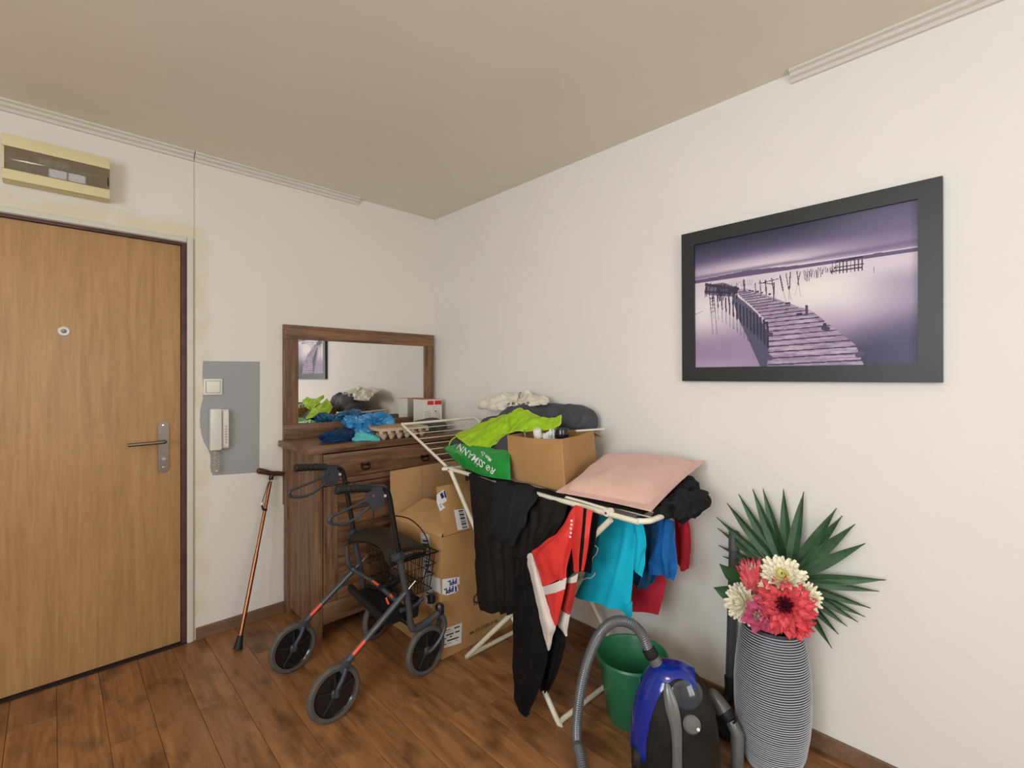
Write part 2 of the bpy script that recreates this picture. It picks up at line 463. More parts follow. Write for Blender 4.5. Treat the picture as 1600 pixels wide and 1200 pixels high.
def wall_left_mat():
    m = bpy.data.materials.new('white wall with patched plaster'); m.use_nodes = True
    N = m.node_tree.nodes; L = m.node_tree.links; b = N['Principled BSDF']
    b.inputs['Roughness'].default_value = 0.78
    geo = N.new('ShaderNodeNewGeometry')
    sx = N.new('ShaderNodeSeparateXYZ'); L.new(geo.outputs['Position'], sx.inputs[0])
    def math_(op, a, bb=None):
        n = N.new('ShaderNodeMath'); n.operation = op
        for i, v in enumerate((a, bb)):
            if v is None: continue
            if isinstance(v, (int, float)): n.inputs[i].default_value = v
            else: L.new(v, n.inputs[i])
        return n.outputs[0]
    nz = N.new('ShaderNodeTexNoise'); nz.inputs['Scale'].default_value = 5; nz.inputs['Detail'].default_value = 5
    L.new(geo.outputs['Position'], nz.inputs['Vector'])
    wob = math_('MULTIPLY', math_('SUBTRACT', nz.outputs[0], 0.5), 0.14)
    # strip of plaster beside and above the door frame (repair stain, own shape)
    xr = math_('ADD', sx.outputs['X'], wob)
    def soft(v, edge):
        n = N.new('ShaderNodeMapRange'); n.inputs[1].default_value = edge-0.02; n.inputs[2].default_value = edge+0.02; n.inputs[3].default_value = 1; n.inputs[4].default_value = 0
        L.new(v, n.inputs[0]); return n.outputs[0]
    side = math_('MULTIPLY', soft(xr, -1.425), math_('LESS_THAN', sx.outputs['Z'], 2.10))
    zr = math_('ADD', sx.outputs['Z'], wob)
    top = math_('MULTIPLY', soft(zr, 2.14), soft(sx.outputs['X'], -1.44))
    mk = math_('MAXIMUM', side, top)
    n2 = N.new('ShaderNodeTexNoise'); n2.inputs['Scale'].default_value = 7; n2.inputs['Detail'].default_value = 3
    L.new(geo.outputs['Position'], n2.inputs['Vector'])
    r = N.new('ShaderNodeValToRGB'); r.color_ramp.elements[0].position = 0.4; r.color_ramp.elements[1].position = 0.6
    r.color_ramp.elements[0].color = (*srgb((222, 212, 188)), 1); r.color_ramp.elements[1].color = (*srgb((227, 220, 206)), 1)
    L.new(n2.outputs[0], r.inputs[0])
    mx = N.new('ShaderNodeMixRGB'); mx.inputs[1].default_value = (*srgb((228, 223, 214)), 1)
    L.new(mk, mx.inputs[0]); L.new(r.outputs[0], mx.inputs[2]); L.new(mx.outputs[0], b.inputs['Base Color'])
    n3 = N.new('ShaderNodeTexNoise'); n3.inputs['Scale'].default_value = 70; L.new(geo.outputs['Position'], n3.inputs['Vector'])
    bp = N.new('ShaderNodeBump'); bp.inputs['Strength'].default_value = 0.25; bp.inputs['Distance'].default_value = 0.0015
    hh = math_('ADD', n3.outputs[0], math_('MULTIPLY', mk, 1.2))
    L.new(hh, bp.inputs['Height']); L.new(bp.outputs[0], b.inputs['Normal'])
    return m
M['wall_left'] = wall_left_mat()

# ------------------------------------------------------------------ room shell
XF, YB, H = -4.0, -4.7, 2.5
def struct(o, label=None):
    o['kind'] = 'structure'
    if label: o['label'] = label
    return o
fl = MB().box((XF-0.1, YB-0.1, -0.08), (0.1, 0.1, -0.006)).build('floor', M['subfloor'], smooth=False)
struct(fl, 'warm brown wood plank laminate floor')
PW = 0.139; seam0 = -0.745
plank_cache = {}
ix = -6
rnd = random.Random(3)
x = seam0 + PW*6
while x > XF:
    x1 = min(x, 0.0); x0 = max(x-PW, XF)
    y = 0.0 - rnd.uniform(0.1, 1.2)
    ends = [0.0]
    if abs(x - (seam0-PW)) < 1e-4: y = -1.18
    while y > YB: ends.append(y); y -= 1.24
    ends.append(YB)
    for ya, yb in zip(ends, ends[1:]):
        Lp = round(ya-yb, 3); key = (round(x1-x0, 3), Lp)
        if key not in plank_cache:
            me = bpy.data.meshes.new('plank'); t = bmesh.new(); bmesh.ops.create_cube(t, size=1)
            bmesh.ops.scale(t, vec=(x1-x0-0.0012, Lp-0.0012, 0.008), verts=t.verts)
            bmesh.ops.bevel(t, geom=[e for e in t.edges if all(v.co.z > 0 for v in e.verts)], offset=0.0012, segments=1, affect='EDGES')
            t.to_mesh(me); t.free(); me.materials.append(M['plank']); plank_cache[key] = me
        o = bpy.data.objects.new('plank', plank_cache[key]); COL.objects.link(o); o.parent = fl
        o.location = Vector(((x0+x1)/2, (ya+yb)/2, -0.004)) - fl.location
    x -= PW

ce = MB().box((XF-0.1, YB-0.1, H), (0.1, 0.1, H+0.1)).build('ceiling', M['ceiling'], smooth=False)
struct(ce, 'plain beige white ceiling')
DX0, DX1, DZ = -2.44, -1.515, 2.035       # door opening
wl = MB().box((XF, 0, 0), (DX0, 0.12, H)).box((DX0, 0, DZ), (DX1, 0.12, H)).box((DX1, 0, 0), (0.1, 0.12, H)).build('wall_left', M['wall_left'], smooth=False)
struct(wl, 'white wall with the entrance door, plaster patched around the frame')
wr = MB().box((0, YB, 0), (0.12, 0, H)).build('wall_right', M['wall'], smooth=False)
struct(wr, 'white painted wall with the framed picture')
# walls behind the camera with two windows
m = MB(); wy0, wy1, wz0, wz1 = -3.7, -2.1, 1.0, 2.34
m.box((XF-0.12, YB, 0), (XF, wy0, H)).box((XF-0.12, wy1, 0), (XF, 0, H)).box((XF-0.12, wy0, 0), (XF, wy1, wz0)).box((XF-0.12, wy0, wz1), (XF, wy1, H))
struct(m.build('wall_front', M['wall'], smooth=False), 'white wall with a window, outside the view')
m = MB(); bx0, bx1 = -2.35, -1.05
m.box((XF, YB-0.12, 0), (bx0, YB, H)).box((bx1, YB-0.12, 0), (0.12, YB, H)).box((bx0, YB-0.12, 0), (bx1, YB, wz0)).box((bx0, YB-0.12, wz1), (bx1, YB, H))
struct(m.build('wall_back', M['wall'], smooth=False), 'white wall with a window, behind the camera')
def window(n, mk):
    f = MB()
    for a, b in mk: f.box(a, b, 0.004)
    o = f.build('window_%d' % n, M['white_pl']); struct(o, 'white framed window'); return o
window(1, [((XF-0.08, wy0, wz0), (XF-0.02, wy0+0.06, wz1)), ((XF-0.08, wy1-0.06, wz0), (XF-0.02, wy1, wz1)), ((XF-0.08, wy0+0.06, wz0), (XF-0.02, wy1-0.06, wz0+0.06)), ((XF-0.08, wy0+0.06, wz1-0.06), (XF-0.02, wy1-0.06, wz1)), ((XF-0.08, (wy0+wy1)/2-0.03, wz0+0.06), (XF-0.02, (wy0+wy1)/2+0.03, wz1-0.06))])
window(2, [((bx0, YB-0.08, wz0), (bx0+0.06, YB-0.02, wz1)), ((bx1-0.06, YB-0.08, wz0), (bx1, YB-0.02, wz1)), ((bx0+0.06, YB-0.08, wz0), (bx1-0.06, YB-0.02, wz0+0.06)), ((bx0+0.06, YB-0.08, wz1-0.06), (bx1-0.06, YB-0.02, wz1)), (((bx0+bx1)/2-0.03, YB-0.08, wz0+0.06), ((bx0+bx1)/2+0.03, YB-0.02, wz1-0.06))])

# ceiling cove strips
def cove(name, a, b, wall):
    """stepped strip in the wall/ceiling angle"""
    m = MB(); prof = [(0, 0), (0.040, 0), (0.038, -0.008), (0.026, -0.012), (0.022, -0.022), (0.010, -0.027), (0.009, -0.040), (0, -0.042)]
    def ring(t):
        out = []
        for o_, z_ in prof:
            out.append(Vector((t, -o_-0.0005, H+z_-0.0005)) if wall == 'left' else Vector((-o_-0.0005, t, H+z_-0.0005)))
        return out
    m.hexa(ring(a), ring(b))
    return struct(m.build(name, M['trim'], smooth=False))
cove('trim_1', XF, -1.489, 'left'); cove('trim_2', -1.485, -0.592, 'left'); cove('trim_3', YB, -2.335, 'right')
# skirting
def skirt(name, a, b, label, mt='skirt'):
    m = MB().box(a, b, 0.003)
    return struct(m.build(name, M[mt], smooth=False), label)
skirt('baseboard_left', (-1.478, -0.014, 0.0), (-0.003, -0.0005, 0.062), 'brown wood decor skirting under the white wall')
skirt('baseboard_right', (-0.014, YB+0.003, 0.0), (-0.0005, -0.016, 0.062), 'brown wood decor skirting under the picture wall')
# wallpaper joint line above and beside the door frame
struct(MB().box((-1.4868, -0.0022, 0.0), (-1.4838, 0.0, H-0.045)).build('panel_seam', mat('seam', (196, 188, 172), 0.8), wl, smooth=False))

# grey painted patch with ragged left edge
pts = []
ragged = [(317, 564), (316, 590), (318, 606), (317, 622), (313, 640), (312, 660), (314, 676), (318, 690), (326, 704), (329, 716), (328, 730), (332, 743)]
for i, (a, b) in enumerate(ragged):
    p = at(a, b, y=0); pts.append(p)
rag = []
for p, q in zip(pts, pts[1:]):
    for k in range(4):
        t = p.lerp(q, k/4); t.x += 0.004*noise.noise(Vector((t.z*60, 3, 1))); rag.append(t)
rag.append(pts[-1])
rt_ = [at(406, 565, y=0), at(405, 738, y=0)]
poly = rag + [rt_[1], rt_[0]]
bm = bmesh.new(); vs = [bm.verts.new((p.x, -0.0012, p.z)) for p in poly]; f = bm.faces.new(vs)
e = bmesh.ops.extrude_face_region(bm, geom=[f]); bmesh.ops.translate(bm, vec=(0, 0.001, 0), verts=[v for v in e['geom'] if isinstance(v, bmesh.types.BMVert)])
bmesh.ops.triangulate(bm, faces=bm.faces[:])
o = from_bm('paint_patch', bm, M['grey_paint'], wl, smooth=False); o['label'] = 'grey painted rectangle with a ragged left edge'

# ------------------------------------------------------------------ entrance door
dr = MB().box((-2.425, 0.012, 0.012), (-1.541, 0.055, 2.018), 0.002).build('door_1', M['door'])
struct(dr, 'oak veneer entrance door leaf')
# steel frame (old brown paint) and white smoothed casing
fr = MB()
for a, b in (((-1.539, -0.002, 0), (-1.516, 0.08, 2.034)), ((-2.439, -0.002, 0), (-2.427, 0.08, 2.034)), ((-2.427, -0.002, 2.020), (-1.539, 0.08, 2.034))):
    fr.box(a, b, 0.002)
struct(fr.build('door_frame', M['doorframe'], dr), 'old brown painted steel frame')
cs = MB()
cs.box((-1.517, -0.014, 0.0), (-1.489, -0.0005, 2.062), 0.006); cs.box((-2.47, -0.014, 2.036), (-1.5175, -0.0005, 2.062), 0.006); cs.box((-2.47, -0.014, 0.0), (-2.4405, -0.0005, 2.035), 0.006)
struct(cs.build('door_casing', M['trim'], dr), 'white plastered casing strip')
struct(MB().box((-2.43, -0.01, 0.0), (-1.515, 0.1, 0.006)).build('threshold', M['dres_dark'], dr, smooth=False))
ph = MB(); ph.lathe([(0.001, 0.0), (0.019, 0.0), (0.021, -0.003), (0.018, -0.007), (0.011, -0.006), (0.0105, -0.004), (0.001, -0.004)], (-1.972, 0.012, 1.556), 32, 'Y')
pp = ph.build('peephole', M['white_pl'], dr)
MB().lathe([(0.001, -0.002), (0.009, -0.002), (0.0095, -0.0055), (0.001, -0.0075)], (-1.972, 0.012, 1.556), 20, 'Y').build('lens', mat('lens', (120, 125, 125), 0.1, spec=1), pp)
# handle plate with rounded ends
bm = bmesh.new(); ring = []
for k in range(32):
    a = 2*PI*k/32; cx, cz = math.cos(a)*0.0225, math.sin(a)*0.0225
    cz += 0.103 if math.sin(a) >= 0 else -0.103
    ring.append((cx-1.6125, cz+1.006))
m = MB(); m.bm.free(); m.bm = bm
m.hexa([Vector((a, 0.0118, b)) for a, b in ring], [Vector((a, 0.003, b)) for a, b in ring])
hp = m.build('handle_plate', M['steel'], dr)
for zz in (1.112, 0.905):
    MB().lathe([(0.0005, -0.0015), (0.006, -0.001), (0.0055, 0.001), (0.0005, 0.001)], (-1.6125, 0.002, zz), 14, 'Y').build('screw', M['chrome'], hp)
MB().lathe([(0.0005, -0.006), (0.008, -0.006), (0.0085, 0.002), (0.0005, 0.002)], (-1.6125, 0.002, 0.948), 16, 'Y').build('lock_cylinder', M['chrome'], hp)
MB().tube([(-1.6125, 0.0028, 1.036), (-1.6125, -0.040, 1.036), (-1.618, -0.051, 1.036), (-1.632, -0.054, 1.036), (-1.755, -0.055, 1.034)], 0.0085, 14, 4).build('lever', M['steel'], hp)

# ------------------------------------------------------------------ fuse box above the door
fb = thing('fuse_box', (-1.989, 0, 2.16), 'cream plastic fuse box with smoked window above the entrance door', 'fuse box')
X0, X1, Z0, Z1 = -2.157, -1.821, 2.158, 2.342
m = MB()
m.box((X0, -0.055, Z0), (X1, -0.001, Z1), 0.004)
m.box((X0, -0.08, 2.292), (X1, -0.0555, Z1), 0.004).box((X0, -0.08, Z0), (X1, -0.0555, 2.200), 0.004)
m.build('housing', M['cream'], fb)
MB().box((X0, -0.0785, 2.2005), (X0+0.008, -0.0555, 2.2915), 0.002).build('side_rim', M['cream'], fb)
MB().box((X0+0.009, -0.0785, 2.2030), (X1-0.001, -0.0765, 2.2890), 0.0005, rot=Matrix.Rotation(0.12, 3, 'X')).build('smoked_window', M['smoke'], fb)
MB().box((X1-0.009, -0.0790, 2.216), (X1-0.004, -0.0768, 2.262), 0.001).build('latch', M['black_rub'], fb)
bk = mat('breaker plastic', (150, 150, 158), 0.5)
for k in range(12):
    xx = X0+0.075+k*0.0175
    b_ = MB().box((xx, -0.069, 2.215), (xx+0.0165, -0.0556, 2.272), 0.001).build('breaker', bk, fb)
    MB().box((xx+0.005, -0.0722, 2.240), (xx+0.0115, -0.0692, 2.252), 0.001).build('toggle', M['ink'] if k not in (3, 7) else M['bucket'], b_)

# ------------------------------------------------------------------ light switch and intercom
sw = thing('light_switch', (-1.402, 0, 1.257), 'white square light switch on the upper part of the grey painted patch', 'light switch')
MB().box((-1.445, -0.010, 1.259), (-1.359, -0.0014, 1.343), 0.003).build('frame', M['white_pl'], sw)
MB().box((-1.4355, -0.0106, 1.2695), (-1.3695, -0.0101, 1.3325)).build('gap_shade', mat('switch gap shade', (120, 116, 106), 0.7), sw, smooth=False)  # thin darker plate, its colour stands in for the shadow gap round the rocker
MB().box((-1.4335, -0.0165, 1.2715), (-1.3715, -0.0107, 1.3305), 0.002).build('rocker', mat('switch rocker', (234, 230, 218), 0.3), sw)
ic = thing('intercom_handset', (-1.38, 0, 0.975), 'white wall intercom with coiled cord on the grey painted patch', 'intercom')
MB().box((-1.420, -0.032, 0.976), (-1.334, -0.0014, 1.183), 0.006).build('base', M['white_pl'], ic)
m = MB().box((-1.425, -0.058, 0.972), (-1.372, -0.0325, 1.188), 0.008)
hs = m.build('handset', mat('handset plastic', (222, 218, 206), 0.3), ic)
MB().box((-1.365, -0.040, 0.985), (-1.336, -0.0325, 1.176), 0.004).build('button_panel', M['white_pl'], ic)
for k in range(7):
    MB().box((-1.354, -0.0425, 1.005+k*0.014), (-1.345, -0.0402, 1.013+k*0.014), 0.001).build('button', mat('button grey', (176, 172, 160), 0.5) if k == 0 else bpy.data.materials['button grey'], ic)
pts = []
pth = [Vector((-1.394, -0.028, 0.974)), Vector((-1.398, -0.032, 0.95)), Vector((-1.402, -0.034, 0.90)), Vector((-1.398, -0.034, 0.862)), Vector((-1.388, -0.034, 0.862)), Vector((-1.385, -0.032, 0.91)), Vector((-1.383, -0.026, 0.965)), Vector((-1.383, -0.02, 0.978))]
nT = 26*10
for i in range(nT):
    t = i/(nT-1)*(len(pth)-1); j = min(int(t), len(pth)-2); c = pth[j].lerp(pth[j+1], t-j)
    a = 2*PI*i/10; d = (pth[j+1]-pth[j]).normalized(); u = d.cross(Vector((0, 1, 0))).normalized(); v = d.cross(u)
    rr = 0.0075 if 0.06 < i/nT < 0.95 else 0.001
    pts.append(c+(u*math.cos(a)+v*math.sin(a))*rr)
MB().tube(pts, 0.0021, 6).build('coiled_cord', M['cream'] if False else mat('cord plastic', (198, 188, 164), 0.5), ic)

# ------------------------------------------------------------------ framed picture with pier photograph
pf = thing('framed_picture', (0, -2.335, 1.335), 'black framed purple toned photograph of a wooden pier, hanging on the right wall', 'picture')
PY0, PY1, PZ0, PZ1 = -1.911, -2.761, 1.335, 1.975
iy0, iy1, iz0, iz1 = -1.967, -2.702, 1.394, 1.920
th0, th1 = -0.024, -0.0012
m = MB()
def miter(a, b, c, d):
    m.hexa([Vector((th0, p[0], p[1])) for p in (a, b, c, d)], [Vector((th1, p[0], p[1])) for p in (a, b, c, d)])
for nme, q in (('frame_side', ((PY0, PZ1), (iy0, iz1), (iy0, iz0), (PY0, PZ0))), ('frame_side', ((PY1, PZ1), (PY1, PZ0), (iy1, iz0), (iy1, iz1))),
               ('frame_side', ((PY0, PZ1), (PY1, PZ1), (iy1, iz1), (iy0, iz1))), ('frame_side', ((PY0, PZ0), (iy0, iz0), (iy1, iz0), (PY1, PZ0)))):
    m = MB(); miter(*q); m.build(nme, M['frame_blk'], pf, smooth=False)

def pier_image(W=420, Hh=300):
    u, v = np.meshgrid((np.arange(W)+0.5)/W, (np.arange(Hh)+0.5)/Hh)
    def c(*a): return np.array(a, float)/255
    def mixc(a, b, t): return a*(1-t[..., None])+b*t[..., None]
    def ss(a, b, x): t = np.clip((x-a)/(b-a), 0, 1); return t*t*(3-2*t)
    rs = np.random.RandomState(4)
    def nz(fx, fy, seed=0):
        r = np.random.RandomState(seed); g = r.rand(int(fy)+3, int(fx)+3)
        x = u*fx; y = v*fy; xi = x.astype(int); yi = y.astype(int); tx = x-xi; ty = y-yi
        tx = tx*tx*(3-2*tx); ty = ty*ty*(3-2*ty)
        return (g[yi, xi]*(1-tx)+g[yi, xi+1]*tx)*(1-ty)+(g[yi+1, xi]*(1-tx)+g[yi+1, xi+1]*tx)*ty
    hz = 0.315
    # sky
    glow = np.exp(-((u-0.40)/0.42)**2)
    img = mixc(c(44, 45, 68), c(88, 80, 114), ss(0.0, 0.16, v))
    img = mixc(img, c(160, 140, 172), ss(0.10, 0.22, v+0.03*glow-0.03))
    img = mixc(img, c(226, 214, 220), ss(0.15, 0.26, v)*glow)
    img = mixc(img, c(120, 108, 142), (ss(0.45, 0.95, u)*0.65)*(v < hz))
    band = np.exp(-((v-(0.265-0.02*u+0.01*nz(6, 2, 3)))/0.014)**2)*ss(0.1, 0.5, nz(9, 40, 5)+0.2)
    img = mixc(img, c(112, 96, 132), band*0.75)
    band2 = np.exp(-((v-0.288)/0.008)**2)*ss(0.3, 0.5, u)
    img = mixc(img, c(232, 220, 226), band2*0.8)
    hill = (v > hz-0.022-0.02*np.exp(-((u-0.3)/0.16)**2)-0.006*nz(14, 1, 8)) & (v < hz)
    img[hill] = c(98, 82, 116)
    # water
    wt = v >= hz
    wv = np.clip((v-hz)/(1-hz), 0, 1)
    wat = mixc(np.broadcast_to(c(214, 200, 214), img.shape).copy(), c(236, 228, 226), np.exp(-((u-0.60)/0.22)**2-((v-0.48)/0.13)**2))
    wat = mixc(wat, c(150, 128, 160), ss(0.35, 0.75, wv)*0.9)
    wat = mixc(wat, c(238, 228, 228), 0.85*np.exp(-((u-0.03)/0.16)**2-((v-0.55)/0.16)**2))
    wat = mixc(wat, c(52, 56, 84), ss(0.55, 0.95, wv+0.55*(u-0.75))*ss(0.35, 0.8, u))
    wat = mixc(wat, c(110, 98, 134), ss(0.72, 1.0, u)*ss(0.05, 0.25, wv)*0.45)
    wat = mixc(wat, c(190, 166, 196), ss(0.85, 1.0, wv)*ss(0.5, 0.1, u)*0.6)
    img[wt] = wat[wt]
    def inpoly(P):
        ins = np.zeros(u.shape, bool); n = len(P); j = n-1
        for i in range(n):
            xi, yi = P[i]; xj, yj = P[j]
            cond = ((yi > v) != (yj > v)) & (u < (xj-xi)*(v-yi)/(yj-yi+1e-12)+xi)
            ins ^= cond; j = i
        return ins
    def blend(mask, col, a=1.0): img[mask] = img[mask]*(1-a)+col*a
    def line(x0, y0, x1, y1, wd, col, a=1.0):
        dx, dy = x1-x0, y1-y0; L2 = dx*dx+dy*dy*0.5+1e-9
        t = np.clip(((u-x0)*dx+(v-y0)*dy*0.5)/L2, 0, 1)
        d = np.sqrt((u-x0-dx*t)**2+((v-y0-dy*t)*0.71)**2)
        blend(d < wd, col, a)
    dk = c(44, 38, 62)
    # dark water shadow left of the pier
    sh = inpoly([(0.19, 0.40), (0.25, 0.40), (0.24, 0.43), (0.21, 0.46), (0.24, 0.62), (0.29, 0.78), (0.355, 1.0), (0.41, 1.0), (0.41, 0.80), (0.34, 0.60), (0.27, 0.50)])
    blend(sh, c(66, 66, 94), 0.85)
    # deck
    Lft = [(0.225, 0.402), (0.255, 0.46), (0.315, 0.545), (0.375, 0.645), (0.393, 0.75), (0.397, 0.86), (0.388, 1.0)]
    Rgt = [(0.275, 0.402), (0.36, 0.455), (0.47, 0.535), (0.595, 0.62), (0.68, 0.735), (0.775, 0.87), (0.805, 1.0)]
    deck = inpoly(Lft+Rgt[::-1])
    tone = nz(60, 90, 11)*0.35+nz(14, 120, 12)*0.65
    dc = mixc(np.broadcast_to(c(132, 108, 140), img.shape).copy(), c(206, 188, 206), tone)
    img[deck] = dc[deck]
    # plank joints
    y = 0.99
    k = 0
    while y > 0.42:
        def edge(E, yy):
            for (xa, ya), (xb, yb) in zip(E, E[1:]):
                if ya <= yy <= yb: return xa+(xb-xa)*(yy-ya)/(yb-ya)
            return E[-1][0]
        xl = edge(Lft, y+0.0); xr = edge(Rgt, max(0.403, y-0.02))
        line(xl, y, xr, y-0.02*(xr-xl)/0.4, 0.0022+0.002*(y-0.4), dk, 0.85)
        y -= 0.012+0.055*max(0, y-0.40)**1.0*1.1; k += 1
    # posts beneath the left edge
    for i in range(16):
        t = i/15; xx = 0.10+0.29*t**0.85; y0 = 0.42+0.26*t**1.2; ln = 0.09+0.09*t
        line(xx, y0, xx+0.003, y0+ln, 0.003+0.003*t, dk, 0.95)
        line(xx+0.002, y0+ln, xx+0.004, y0+ln+0.10, 0.002+0.002*t, c(80, 74, 104), 0.45)
    for i in range(40):
        xx = rs.uniform(0.06, 0.24); y0 = rs.uniform(0.315, 0.37)+0.25*(xx-0.06)
        line(xx, y0, xx+rs.uniform(-0.004, 0.004), y0+rs.uniform(0.03, 0.10), 0.0022, dk, 0.95)
    line(0.065, 0.335, 0.24, 0.40, 0.008, dk, 0.85); line(0.06, 0.39, 0.20, 0.425, 0.006, dk, 0.85)
    blend(inpoly([(0.07, 0.34), (0.16, 0.335), (0.25, 0.40), (0.22, 0.46), (0.08, 0.42), (0.055, 0.40)]), dk, 0.6)
    # ladder and its reflection
    for xx in (0.085, 0.108):
        line(xx, 0.44, xx+0.008, 0.57, 0.002, dk); line(xx+0.008, 0.57, xx+0.018, 0.74, 0.003, c(130, 114, 142), 0.6)
    for i in range(5): line(0.086+0.0015*i, 0.45+0.026*i, 0.112+0.0015*i, 0.45+0.026*i, 0.0015, dk)
    # standing poles
    for (x0, y0, y1, lean, wd) in [(0.272, 0.34, 0.425, 0.004, 0.004), (0.33, 0.375, 0.455, 0.004, 0.0022), (0.355, 0.36, 0.47, 0.004, 0.002), (0.382, 0.365, 0.47, 0.004, 0.003), (0.412, 0.355, 0.475, 0.012, 0.0024), (0.424, 0.39, 0.52, -0.003, 0.003),
                                (0.452, 0.345, 0.455, 0.014, 0.003), (0.48, 0.335, 0.45, 0.012, 0.002), (0.50, 0.33, 0.45, -0.004, 0.0026), (0.53, 0.33, 0.43, 0.008, 0.0022), (0.545, 0.34, 0.42, -0.012, 0.002)]:
        line(x0, y0, x0+lean, y1, wd, dk, 0.9); line(x0+lean, y1, x0+lean*2, y1+0.08, wd*0.8, c(140, 124, 150), 0.4)
    line(0.35, 0.385, 0.445, 0.365, 0.0018, dk); line(0.35, 0.375, 0.42, 0.40, 0.0018, dk)
    for i in range(26):
        xx = 0.56+i*0.0058; line(xx, 0.335+rs.uniform(-0.01, 0.01), xx+rs.uniform(-0.008, 0.008), 0.40-0.002*i+rs.uniform(-0.01, 0.02), 0.0013, dk, 0.8)
    for i in range(14): line(0.16+i*0.012, 0.345, 0.16+i*0.012+rs.uniform(-.003, .003), 0.385, 0.0011, c(110, 94, 122), 0.7)
    # hut on stilts
    line(0.70, 0.303, 0.80, 0.298, 0.004, dk); line(0.69, 0.345, 0.805, 0.342, 0.0025, dk)
    for i in range(9): line(0.682+0.0148*i, 0.31+0.003*(i % 3), 0.682+0.0148*i, 0.385, 0.0020, dk)
    line(0.675, 0.365, 0.80, 0.365, 0.0025, dk, 0.8)
    line(0.845, 0.375, 0.845, 0.41, 0.0012, dk, 0.6)
    # bollards on the deck
    line(0.572, 0.585, 0.572, 0.64, 0.0065, c(70, 58, 88)); line(0.533, 0.637, 0.548, 0.637, 0.007, dk); line(0.645, 0.745, 0.662, 0.75, 0.010, c(60, 50, 76)); line(0.65, 0.72, 0.652, 0.73, 0.007, dk)
    line(0.785, 0.935, 0.80, 0.93, 0.013, c(84, 72, 104)); line(0.385, 0.92, 0.405, 0.94, 0.013, c(84, 74, 104)); line(0.385, 0.76, 0.41, 0.765, 0.009, c(70, 60, 90)); line(0.375, 0.68, 0.39, 0.68, 0.007, dk); line(0.48, 0.55, 0.495, 0.55, 0.005, dk)
    for (a, b) in ((0.30, 0.425), (0.315, 0.432), (0.34, 0.44), (0.36, 0.452), (0.40, 0.47)): line(a, b, a+0.006, b, 0.004, dk)
    line(0.0, 0.565, 0.045, 0.545, 0.0012, c(110, 100, 120))
    img += (rs.rand(Hh, W, 1)-0.5)*0.02
    return np.clip(img, 0, 1)
pr = print_panel('pier_photograph', pier_image(), (-0.012, iy0, iz1), (0, iy1-iy0, 0), (0, 0, iz0-iz1), pf, matl=M['print'])
MB().box((-0.0105, iy1, iz0), (-0.0012, iy0, iz1)).build('backing_board', M['dres_dark'], pf, smooth=False)
pf.rotation_euler = (0, -0.010, 0)

# ------------------------------------------------------------------ dresser with the mirror above it
DT = 0.993
ds = thing('dresser', (-0.54, -0.23, 0), 'brown wood decor chest of drawers standing in the corner beneath the mirror', 'dresser')
MB().box((-1.087, -0.468, 0.960), (-0.012, -0.028, DT), 0.003).build('top', M['dres_h'], ds)
for xx in ((-1.052, -1.008), (-0.072, -0.028)):
    MB().box((xx[0], -0.455, 0.0), (xx[1], -0.400, 0.9595), 0.002).build('leg', M['dres_v'], ds)
    MB().box((xx[0], -0.070, 0.0), (xx[1], -0.016, 0.9595), 0.002).build('leg', M['dres_v'], ds)
MB().box((-1.042, -0.3995, 0.05), (-1.022, -0.0705, 0.9595)).build('side_panel', M['dres_v'], ds, smooth=False)
MB().box((-0.050, -0.3995, 0.05), (-0.030, -0.0705, 0.9595)).build('side_panel', M['dres_v'], ds, smooth=False)
MB().box((-1.0075, -0.440, 0.075), (-0.0725, -0.400, 0.9595)).box((-1.02, -0.399, 0.06), (-0.052, -0.03, 0.08)).build('carcass', M['dres_dark'], ds, smooth=False)
dwr = MB().box((-1.005, -0.458, 0.822), (-0.075, -0.4405, 0.952), 0.002).build('drawer', M['dres_h'], ds)
MB().box((-1.0055, -0.452, 0.788), (-0.0745, -0.4405, 0.818), 0.001).build('rail', M['dres_h'], ds)
MB().box((-1.0055, -0.452, 0.074), (-0.0745, -0.4405, 0.180), 0.001).build('rail', M['dres_h'], ds)
bronze = mat('dark bronze', (34, 28, 24), 0.4, 0.6)
for xx in (-0.776, -0.392):
    m = MB()
    for s in (-1, 1):
        m.lathe([(0.0005, -0.010), (0.008, -0.009), (0.010, -0.005), (0.0085, 0.0), (0.0005, 0.0)], (xx+s*0.019, -0.4582, 0.876), 14, 'Y')
    m.tube([(xx-0.019, -0.466, 0.876), (xx-0.024, -0.470, 0.862), (xx-0.012, -0.472, 0.852), (xx+0.012, -0.472, 0.852), (xx+0.024, -0.470, 0.862), (xx+0.019, -0.466, 0.876)], 0.004, 8, 3)
    m.box((xx-0.012, -0.469, 0.871), (xx+0.012, -0.463, 0.880), 0.001)
    m.build('handle', bronze, dwr)
for (a, b) in ((-1.005, -0.5415), (-0.5385, -0.075)):
    z0, z1 = 0.183, 0.784
    d_ = MB().box((a, -0.450, z0), (b, -0.4405, z1)).build('door', M['dres_dark'], ds, smooth=False)
    MB().box((a, -0.458, z0), (a+0.075, -0.4505, z1), 0.0015).build('stile', M['dres_v'], d_)
    MB().box((b-0.075, -0.458, z0), (b, -0.4505, z1), 0.0015).build('stile', M['dres_v'], d_)
    MB().box((a+0.0755, -0.458, z1-0.060), (b-0.0755, -0.4505, z1), 0.0015).build('door_rail', M['dres_h'], d_)
    MB().box((a+0.0755, -0.458, z0), (b-0.0755, -0.4505, z0+0.060), 0.0015).build('door_rail', M['dres_h'], d_)
    n = 6; hh = (z1-z0-0.122)/n
    for k in range(n):
        MB().box((a+0.076, -0.4545, z0+0.061+k*hh+0.0015), (b-0.076, -0.4505, z0+0.061+(k+1)*hh-0.0015), 0.001).build('board', M['dres_h'], d_)

